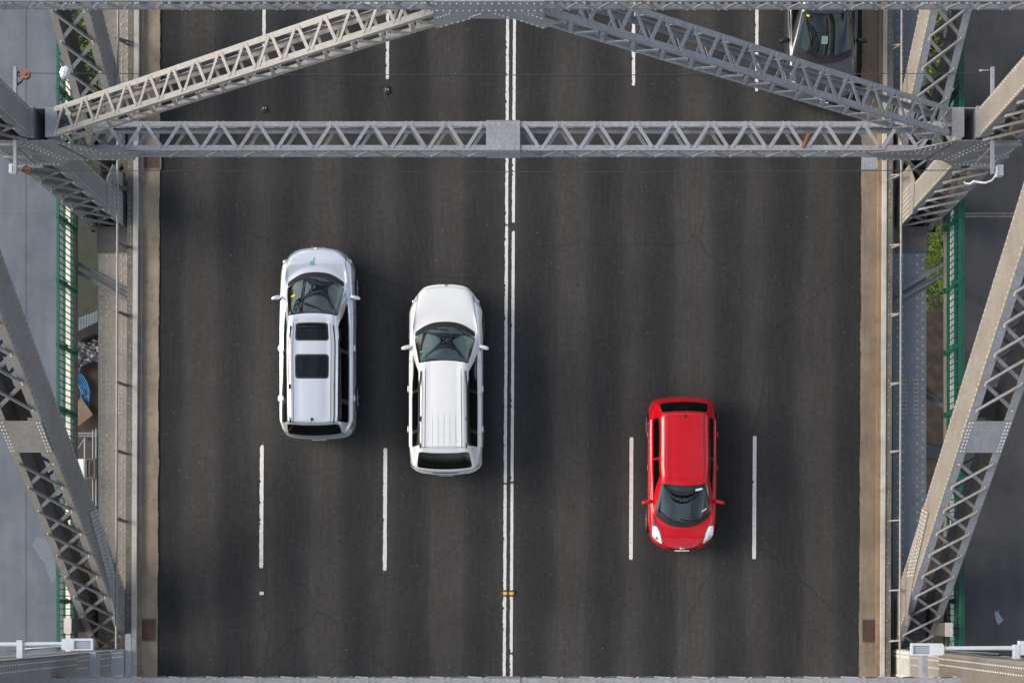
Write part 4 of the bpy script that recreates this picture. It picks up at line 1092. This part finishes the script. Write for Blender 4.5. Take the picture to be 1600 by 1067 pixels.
def wheel(car, x, y, r, w, root, rimw=.0):
    c = car.W((x, y, r)); sg = 1 if c.x > car.x0 else -1
    t = MB(); prof = [(r*.62, -w/2), (r*.93, -w/2), (r, -w/2+.03), (r, w/2-.03), (r*.93, w/2), (r*.62, w/2)]
    n = 28; vs = []
    for k in range(n):
        a = 2*math.pi*k/n
        for pr, px in prof: vs.append((c.x+px, c.y+pr*math.cos(a), c.z+pr*math.sin(a)))
    q = len(prof); t.add(vs, [(k*q+i, k*q+i+1, ((k+1)%n)*q+i+1, ((k+1)%n)*q+i) for k in range(n) for i in range(q-1)], True)
    wh = t.build('wheel', M['rubber'], root)
    m = MB(); ox = sg*(w/2-.015)
    m.tube([(c.x+ox-sg*.02, c.y, c.z), (c.x+ox, c.y, c.z)], .07, 14)
    for k in range(5):
        a = 2*math.pi*k/5; m.bar((c.x+ox, c.y, c.z), (c.x+ox, c.y+r*.62*math.cos(a), c.z+r*.62*math.sin(a)), .06, .02, (1,0,0))
    m.tube([(c.x+ox-.03*sg, c.y, c.z), (c.x+ox-.015*sg, c.y, c.z)], r*.62, 24)
    m.build('rim', M['galv'], wh)

def build_car(name, label, spec):
    g = spec; half = g['w']/2; L = g['L']; hd = g['heading']
    y0 = g['ynose']; root = thing(name, (g['x'], y0 - hd*L/2, 0), label, 'car', 'cars on the bridge')
    W0, WT, RE, TB = g['cowl'], g['top'], g['rend'], g['tbase']   # (y centre, z), windscreen base/top, roof end, rear glass base
    wb, wt, wr, wre, wtb = g['wb'], g['wt'], g['wr'], g['wre'], g['wtb']   # half widths: screen base, screen top, roof, roof end, rear glass base
    h = half; zs = g.get('zsh', .92); zh = g['zroof']; belt = g.get('belt', 1.0); nz = g['nosez']
    pl = g['plan']; pt_ = g['tplan']     # nose / tail plan: y setback for c0..c6
    pw = g.get('planw', [.955, .935, .86, .74, .55, .28, 0]); tw = g.get('tailw', pw)
    scl = h/.965
    def row(ws, ys, zs_): return [(a*1.0, b, c) for a, b, c in zip(ws, ys, zs_)]
    PW = [a*scl for a in pw]; TW = [a*scl for a in tw]
    st = []
    st.append(row([a*.97 for a in PW], [y+.07 for y in pl], [.24, .23, .23, .23, .23, .23, .23]))
    st.append(row(PW, [y+.0 for y in pl], [.25, .34, .42, .45, .45, .45, .45]))
    st.append(row(PW, [y+.02 for y in pl], [.26, .46, .58, .63, .64, .65, .65]))
    st.append(row([.945*scl, .945*scl, .875*scl, .75*scl, .56*scl, .28*scl, 0], [pl[0]+.10, pl[1]+.09, pl[2]+.09, pl[3]+.08, pl[4]+.07, pl[5]+.07, pl[6]+.07], [.27, .58, nz-.12, nz-.05, nz-.01, nz, nz]))
    yc = W0[0]; zc = W0[1]; mid = .45
    hy = [pl[0]+.32, pl[1]+.30, pl[2]+(yc-pl[2])*.42, pl[3]+(yc-pl[3])*.45, yc*.5+pl[4]*.5, yc*.5+pl[5]*.45, yc*.5]
    zm = nz + (zc-nz)*.62
    st.append(row([h*.975, h*1.0, h*.915, h*.79, h*.66, h*.34, 0], hy, [.27, .62, zm-.07, zm-.01, zm+.012, zm+.015, zm+.01]))
    ycor = g['ycor']
    st.append(row([h*.975, h*1.0, h*.945, wb+.07, wb, wb*.52, 0], [ycor+.12, ycor+.08, ycor+.04, ycor+.02, ycor, yc+(ycor-yc)*.22, yc], [.27, .62, zs, zc-.02, zc, zc+.015, zc+.02]))
    yt, zt = WT
    st.append(row([h*.975, h*1.0, h*.965, h*.87, wt, wt*.52, 0], [yt+.1, yt+.1, yt+.1, yt+.1, yt+.06, yt+.015, yt], [.27, .62, zs+.01, belt, zt-.05, zt-.008, zt]))
    ye, ze = RE
    for f, dz in ((.28, .0), (.62, .0), (.92, -.02)):
        y = yt+(ye-yt)*f; k = wr+(wre-wr)*max(0, (f-.3)/.7)
        st.append(row([h*.975, h*1.0, h*.965, h*.88, k, k*.52, 0], [y]*7, [.27, .62, zs+.02, belt+.02+.03*f, zh-.075+dz, zh-.012+dz, zh+dz]))
    st.append(row([h*.965, h*.985, h*.945, h*.86, wre, wre*.52, 0], [ye-.15, ye-.13, ye-.10, ye-.06, ye-.03, ye-.005, ye], [.28, .62, zs+.03, belt+.07, ze-.06, ze-.01, ze]))
    yb_, zb_ = TB
    st.append(row([TW[0], TW[1], h*.90, wtb+.085, wtb, wtb*.52, 0], [L-pt_[0]-.15, L-pt_[1]-.12, yb_-.20, yb_-.11, yb_-.06, yb_-.015, yb_], [.28, .62, zs+.02, zb_-.02, zb_, zb_, zb_]))
    tz = g.get('tz', .80)
    st.append(row([TW[0], TW[1], TW[2]*1.01, TW[3], TW[4], TW[5], 0], [L-pt_[0]-.05]+[L-p-g.get('tin', .05) for p in pt_[1:]], [.27, .60, tz-.05, tz, tz, tz, tz]))
    st.append(row(TW, [L-p for p in pt_], [.26, .45, .55, .58, .58, .58, .58]))
    st.append(row([a*.97 for a in TW], [L-p-.07 for p in pt_], [.25, .24, .24, .24, .24, .24, .24]))
    c = Car([[Vector(p) for p in r] for r in st], root, hd, g['x'], y0)
    paint = M[g['paint']]
    b = MB(); c.skin(b)
    b.cur = 1
    # panel gaps
    HL = 3.05
    c.line(b, [(HL+.10+.0*0, 2.55+i*.1) for i in range(0)] + c.seg(3.15, 3.35, 4.75, 3.02), .013); c.line(b, c.seg(3.15, 8.65, 4.75, 8.98), .013)
    c.line(b, c.seg(3.12, 3.35, 3.12, 8.65, 24), .010)
    for sv in (0, 1):
        vv = lambda x: x if sv == 0 else 12-x
        for u in g.get('doors', (5.75, 7.2, 8.55)): c.line(b, c.seg(u, vv(.1), u, vv(2.9)), .008)
        c.line(b, [(5.75+i*(g.get('dend', 8.55)-5.75)/14, vv(.25)) for i in range(15)], .008)
    c.line(b, c.seg(2.35, .8, 2.35, 11.2, 30), .008)             # bumper seam
    c.line(b, c.seg(12.35, 1.2, 12.35, 10.8, 30), .008)
    for k in g.get('rooflines', ()):
        c.line(b, c.seg(6.35, k, 10.2, k, 20), .007); c.line(b, c.seg(6.35, 12-k, 10.2, 12-k, 20), .007)
    b.build('body', [paint, M['trim_grey']], root)
    # underbody
    b = MB(); x_, yA, yB_ = h*.86, .25, L-.25
    p = [c.W(q) for q in ((-x_, yA, .2), (x_, yA, .2), (x_, yB_, .2), (-x_, yB_, .2))]
    lo = Vector((min(q.x for q in p), min(q.y for q in p), .2)); hi = Vector((max(q.x for q in p), max(q.y for q in p), .45)); b.box(lo, hi); b.build('underbody', M['black'], root)
    # cabin seen through glass: dark tub, dashboard and seats are under the skin, so glass lies on dark frit
    def glass(nm, u0, u1, v0, v1, mat='glass', rc=.2, rim=.06, off=.006, nu=18, nv=24, inner=None):
        fr = MB(); du = rim*.5
        f0 = (lambda t, q=u0: (q(t) if callable(q) else q)-du); f1 = (lambda t, q=u1: (q(t) if callable(q) else q)+du)
        g0 = (lambda t, q=v0: (q(t) if callable(q) else q)-rim); g1 = (lambda t, q=v1: (q(t) if callable(q) else q)+rim)
        c.patch(fr, f0, f1, g0, g1, .003, rc, nu, nv)
        o = fr.build('window_frame' if nm != 'sunroof' else 'sunroof_frame', M['black'], root)
        gm = MB(); c.patch(gm, u0, u1, v0, v1, off+.006, rc, nu, nv); gl = gm.build(nm, M[mat], o)
        if inner:
            im = MB(); c.patch(im, u0, u1, v0, v1, off, rc, nu, nv); im.build('interior', inner, o)
        return o
    glass('windscreen', 5.10, 5.94, 4.02, 7.98, 'glass', .12, .05, inner=M['cabin'+g.get('cab', '')])
    # cowl
    cw = MB(); c.patch(cw, 4.86, 5.07, 4.02, 7.98, .0035, .4); cw.build('cowl', M['black'], root)
    for (va, vb) in ((4.5, 6.2), (6.1, 7.6)):
        w_ = MB(); pts = [c.pt(5.02+.14*i/8, va+(vb-va)*i/8, .03) for i in range(9)]; w_.tube(pts, .009, 5); w_.build('wiper', M['black'], root)
    ru0, ru1 = g.get('rg', (10.28, 10.93))
    glass('rear_window', ru0, ru1, *g.get('rgv', (4.12, 7.88)), 'glass_dark', .25, .06)
    if g.get('band'):
        ua, ub = g['band']
        for sv in (0, 1):
            lo_v = lambda q: 3.08; hi_v = lambda q: 3.24 + .74*min(1, q*3.2)
            bm = MB()
            if sv == 0: c.patch(bm, ua, ub, lo_v, hi_v, .0022, .1, 30, 8)
            else: c.patch(bm, ua, ub, (lambda q: 12-hi_v(q)), (lambda q: 12-lo_v(q)), .0022, .1, 30, 8)
            bm.build('window_band', M['black'], root)
    for sv in (0, 1):
        for (ua, ub, va, vb) in g['sidewin']:
            if sv == 0: glass('side_window', ua, ub, va, vb, 'glass_dark', .3, .035)
            else:
                f = lambda q: ((lambda t, q=q: 12-(q(t))) if callable(q) else 12-q)
                glass('side_window', ua, ub, f(vb), f(va), 'glass_dark', .3, .035)
    # lights
    for sv in (0, 1):
        m_ = lambda x: x if sv == 0 else 12-x
        hl = g['headlight']; va, vb = sorted((m_(hl[2]), m_(hl[3]))); sr = MB(); c.patch(sr, hl[0]-.05, hl[1]+.07, va-.10, vb+.10, .003, .5, 12, 12)
        sr.build('headlight_surround', M['trim_grey'], root); hm = MB(); c.patch(hm, hl[0], hl[1], va, vb, .006, .5, 12, 12); o = hm.build('headlight', M['lamp_clear'], root)
        bb = MB(); q = c.pt((hl[0]+hl[1])/2, (va+vb)/2, -.005); bb.ellipsoid(q, .06, .06, .03); bb.build('reflector', M['chrome'], o)
        tl = g['taillight']; tm = MB(); va, vb = sorted((m_(tl[2]), m_(tl[3]))); c.patch(tm, tl[0], tl[1], va, vb, .006, .4, 12, 12); tm.build('taillight', M[g.get('tlmat', 'lamp_red')], root)
    # grille, bumper inserts, plate
    gm = MB(); c.patch(gm, 1.9, 2.7, 4.6, 7.4, .004, .3); gm.build('grille', M['black'], root)
    q = c.pt(1.6 if hd > 0 else 2.0, 6, .002 if hd > 0 else .02); pm = MB(); pm.box((q.x-.18, q.y-.010, q.z-.06), (q.x+.18, q.y+.010, q.z+.06)); pm.build('number_plate', M['sticker_w'], root)
    q = c.pt(13.2, 6, .0); pm = MB(); pm.box((q.x-.18, q.y-.008, q.z-.05), (q.x+.18, q.y+.008, q.z+.05)); pm.build('number_plate', M['sticker_w'], root)
    em = MB(); q = c.pt(2.95, 6, .004); em.ellipsoid(q, .07, .03, .02, 10, 6); em.build('badge', M['chrome'], root)
    # mirrors
    for s_ in (-1, 1):
        my = ycor + g.get('mdy', .30); mx = h*.94
        m = MB(); c0 = c.W((s_*(h+g.get('mo', .035)), my, 1.02 if zh > 1.6 else .95)); rot = Matrix.Rotation((-s_*hd*.25)*(1 if hd > 0 else 1), 3, 'Z')
        m.ellipsoid(c0, .135, .052, .08, 14, 10, rot, .75); a_ = c.W((s_*mx, my+.02, .96)); mi = m.build('mirror', M[g.get('mirror', g['paint'])], root)
        k = MB(); k.tube([a_, c0], .03, 8); k.build('mirror_arm', M['black'], mi)
    # door handles
    for s_ in (0, 1):
        for u in g.get('handles', (6.95, 8.35)):
            v = 1.75 if s_ == 0 else 10.25; q = c.pt(u, v, .018); m = MB(); m.ellipsoid(q, .022, .09, .02, 10, 6); m.build('door_handle', M[g['paint']], root)
    # wheels
    for (wy) in g['wheels']:
        for s_ in (-1, 1):
            wheel(c, s_*(h-.085), wy, g['wrad'], .21, root)
            ar = MB(); q = c.W((s_*(h*1.0+.003), wy, g['wrad']))
            n = 20; vs = []
            for k in range(n+1):
                a = math.pi*(-.12 + 1.24*k/n)
                for rr in (g['wrad']-.03, g['wrad']+.045): vs.append((q.x, q.y+rr*math.cos(a), q.z+rr*math.sin(a)))
            ar.add(vs, [(2*k, 2*k+1, 2*k+3, 2*k+2) for k in range(n)]); ar.build('wheel_arch', M['black'], root)
    return c, root
SX = lambda px, z: (px-CX)/PM*(1-z/H)
SY = lambda py, z: (CY-py)/PM*(1-z/H)
# silver wagon
xs = -5.82
cA, rA = build_car('silver_wagon', 'silver wagon with twin sunroofs and black roof rails, leftmost car', dict(
    x=xs, ynose=SY(387.5, .6), heading=1, L=4.92, w=1.93, paint='silver_paint', nosez=.80, zroof=1.70, zsh=.93, belt=1.02,
    plan=[.75, .54, .36, .20, .075, .012, 0], tplan=[.42, .30, .17, .085, .035, .008, 0], planw=[.93, .925, .87, .75, .57, .28, 0], tailw=[.93, .92, .86, .75, .56, .28, 0],
    cowl=(.80, 1.02), ycor=1.06, top=(1.90, 1.63), rend=(4.60, 1.66), tbase=(4.87, 1.14), wb=.715, wt=.61, wr=.64, wre=.62, wtb=.66,
    sidewin=[(5.55, 7.10, 3.12, lambda t: 3.28+.57*min(1, t*2.2)), (7.2, 8.45, 3.1, 3.86), (8.58, 9.95, 3.12, 3.86)],
    band=(5.5, 10.0), headlight=(3.05, 3.72, 1.9, 3.0), taillight=(11.15, 12.0, 1.9, 3.3), tlmat='lamp_clear', doors=(5.75, 7.15, 8.5), wheels=(1.0, 3.82), wrad=.36, rg=(10.25, 10.97), rgv=(3.98, 8.02)))
def sunroof(c, root, u0, u1):
    fr = MB(); c.patch(fr, u0-.05, u1+.05, 4.72, 7.28, .003, .3); o = fr.build('sunroof', M['black'], root)
    gm = MB(); c.patch(gm, u0, u1, 4.82, 7.18, .011, .3); gm.build('sunroof_glass', M['glass_dark'], o)
sunroof(cA, rA, 6.30, 6.84); sunroof(cA, rA, 7.33, 7.88)
def rails(c, root, u0, u1, v=4.28, r=.016, feet=True, mat='black'):
    for s_ in (0, 1):
        vv = v if s_ == 0 else 12-v
        m = MB(); n = 24; pts = [c.pt(u0+(u1-u0)*i/n, vv, .055*min(1, 5*min(i/n, 1-i/n))) for i in range(n+1)]; m.tube(pts, r, 8)
        for f in (.02, .5, .98): q = c.pt(u0+(u1-u0)*f, vv, .012); m.ellipsoid(q, .022, .07, .03, 8, 6)
        m.build('roof_rail', M[mat], root)
        m = MB(); c.line(m, c.seg(u0-.1, 4.55 if s_ == 0 else 7.45, u1+.12, 4.55 if s_ == 0 else 7.45, 20), .012, .004); m.build('roof_channel', M['black'], root)
rails(cA, rA, 6.35, 9.95)
q = cA.pt(9.55, 6, .01); m = MB(); m.ellipsoid(q, .04, .045, .025); m.tube([q, q+Vector((-.01,-.12,.10)), q+Vector((-.02,-.25,.17))], .005, 5); m.build('aerial', M['black'], rA)
m = MB(); cA.line(m, cA.seg(10.02, 4.1, 10.02, 7.9, 20), .008, .003); m.build('panel_gap', M['black'], rA)
for x, y, r_ in ((3.2, 5.15, 0),):
    pass
# learner style letter plate on the bonnet, read from the front
q = cA.pt(4.1, 5.72, .006)
cu = bpy.data.curves.new('letter', 'FONT'); cu.body = 'P'; cu.size = .27; cu.extrude = .001; cu.resolution_u = 8; cu.align_x = 'CENTER'; cu.offset = .004
to = bpy.data.objects.new('tmp', cu); COL.objects.link(to); dg = bpy.context.evaluated_depsgraph_get(); dg.update()
lm = bpy.data.meshes.new_from_object(to.evaluated_get(dg)); bpy.data.objects.remove(to)
lm.materials.clear(); lm.materials.append(M['sticker_g']); lo_ = bpy.data.objects.new('letter', lm); COL.objects.link(lo_); lo_.parent = rA
e_ = .1
du_ = (cA.pt(4.1+e_, 5.72).y - cA.pt(4.1-e_, 5.72).y)/(2*e_); dv_ = (cA.pt(4.1, 5.72+e_).x - cA.pt(4.1, 5.72-e_).x)/(2*e_)
for vt in lm.vertices:                                    # lay the letter on the curve of the bonnet, turned to read from the front
    w_ = cA.pt(4.1 + (.09-vt.co.y)/du_, 5.72 - vt.co.x/dv_, .006 + (.002 if vt.co.z > 0 else 0)) - rA.location
    vt.co = w_
def sticker(c, root, u0, u1, v0, v1, mat, off=.017):
    m = MB(); c.patch(m, u0, u1, v0, v1, off, .1, 3, 3); m.build('sticker', M[mat], root)
sticker(cA, rA, 5.42, 5.47, 4.35, 4.62, 'sticker_y')
# white wagon
cB, rB = build_car('white_wagon', 'white wagon with ribbed roof, beside the double centre line', dict(
    x=-2.545, ynose=SY(445, .6), heading=1, L=4.89, w=1.90, paint='white_paint', nosez=.78, zroof=1.68, zsh=.92, belt=1.0,
    plan=[.80, .60, .42, .24, .07, .01, 0], tplan=[.40, .30, .20, .11, .045, .01, 0], planw=[.93, .92, .85, .72, .52, .26, 0], tailw=[.93, .93, .87, .75, .55, .27, 0],
    cowl=(1.12, 1.00), ycor=1.38, top=(2.13, 1.60), rend=(4.30, 1.64), tbase=(4.78, 1.12), wb=.76, wt=.61, wr=.60, wre=.62, wtb=.70,
    sidewin=[(5.6, 7.10, 3.12, lambda t: 3.28+.57*min(1, t*2.2)), (7.2, 8.45, 3.1, 3.86), (8.58, 9.7, 3.12, lambda t: 3.86-.3*t)],
    band=(5.55, 9.75), headlight=(3.0, 3.55, 1.9, 3.1), taillight=(11.1, 12.1, 1.8, 2.9), tlmat='lamp_clear', wheels=(1.0, 3.75), wrad=.36, rg=(10.28, 10.96)))
rails(cB, rB, 6.35, 9.9, 4.16, .022)
m = MB()
for v in (5.1, 5.55, 6.0, 6.45, 6.9):
    cB.line(m, cB.seg(8.0, v, 9.9, v, 12), .03, .006)
m.build('roof_rib', M['white_paint'], rB)
m = MB(); cB.line(m, cB.seg(9.95, 4.3, 9.95, 7.7, 20), .008, .003); m.build('panel_gap', M['black'], rB)
m = MB(); cB.patch(m, 11.95, 12.15, 4.75, 7.25, .006, .3); m.build('tail_trim', M['black'], rB)
m = MB(); cB.patch(m, 12.62, 12.80, 3.9, 8.1, .004, .3); m.build('bumper_trim', M['black'], rB)
m = MB(); cA.patch(m, 11.9, 12.05, 4.3, 7.7, .006, .3); m.build('tail_trim', M['chrome'], rA)
m = MB(); cA.patch(m, 12.65, 12.82, 3.9, 8.1, .004, .3); m.build('bumper_trim', M['trim_grey'], rA)
sticker(cB, rB, 5.60, 5.64, 4.25, 4.5, 'sticker_g')
# red hatchback, driving down the picture
cC, rC = build_car('red_hatchback', 'glossy red small hatchback, alone on the right half of the road', dict(
    x=3.50, ynose=SY(860.5, .55), heading=-1, L=3.95, w=1.76, paint='red_paint', nosez=.76, zroof=1.50, zsh=.90, belt=.97,
    plan=[.72, .52, .34, .20, .09, .02, 0], tplan=[.42, .30, .17, .09, .035, .008, 0], planw=[.93, .925, .87, .76, .57, .28, 0], tailw=[.93, .93, .88, .76, .56, .28, 0],
    cowl=(.66, .98), ycor=.95, top=(1.63, 1.44), rend=(3.42, 1.45), tbase=(3.77, 1.06), wb=.69, wt=.565, wr=.585, wre=.57, wtb=.62,
    sidewin=[(5.6, 7.25, 3.15, lambda t: 3.25+.52*min(1, t*2.2)), (7.35, 9.2, 3.15, lambda t: 3.78-.3*max(0, t-.6))],
    headlight=(3.10, 4.45, 2.35, 4.05), taillight=(10.9, 12.1, 1.7, 2.5), wheels=(.80, 3.25), wrad=.31, doors=(5.75, 7.3, 8.9), cab='2', rg=(10.22, 10.92),
    rooflines=(4.5,), mo=.045, mdy=.28))
sticker(cC, rC, 5.80, 5.86, 4.5, 5.1, 'sticker_w'); sticker(cC, rC, 5.22, 5.27, 4.35, 4.7, 'sticker_w')
q = cC.pt(9.3, 6, .01); m = MB(); m.ellipsoid(q, .03, .04, .025); m.tube([q, q+Vector((.02,.1,.1)), q+Vector((.03,.2,.16))], .005, 5); m.build('aerial', M['black'], rC)
# dark car under the right brace
cD, rD = build_car('dark_sedan', 'dark graphite car under the right brace, cut off by the top edge', dict(
    x=7.06, ynose=SY(163, .6), heading=-1, L=4.6, w=1.84, paint='dark_paint', nosez=.78, zroof=1.56, zsh=.92, belt=.98,
    plan=[.72, .52, .34, .20, .08, .015, 0], tplan=[.42, .30, .17, .085, .035, .008, 0],
    cowl=(.98, 1.02), ycor=1.20, top=(2.02, 1.48), rend=(3.9, 1.5), tbase=(4.4, 1.08), wb=.72, wt=.60, wr=.62, wre=.60, wtb=.66,
    sidewin=[(5.55, 7.10, 3.12, lambda t: 3.28+.57*min(1, t*2.2)), (7.2, 8.6, 3.1, 3.86)],
    headlight=(3.05, 3.8, 2.2, 3.3), taillight=(11.15, 12.0, 1.9, 3.0), wheels=(.9, 3.6), wrad=.33, mirror='black', mo=.07))
sticker(cD, rD, 5.84, 5.89, 7.35, 7.6, 'sticker_y'); sticker(cD, rD, 5.35, 5.5, 5.8, 6.25, 'sticker_p')
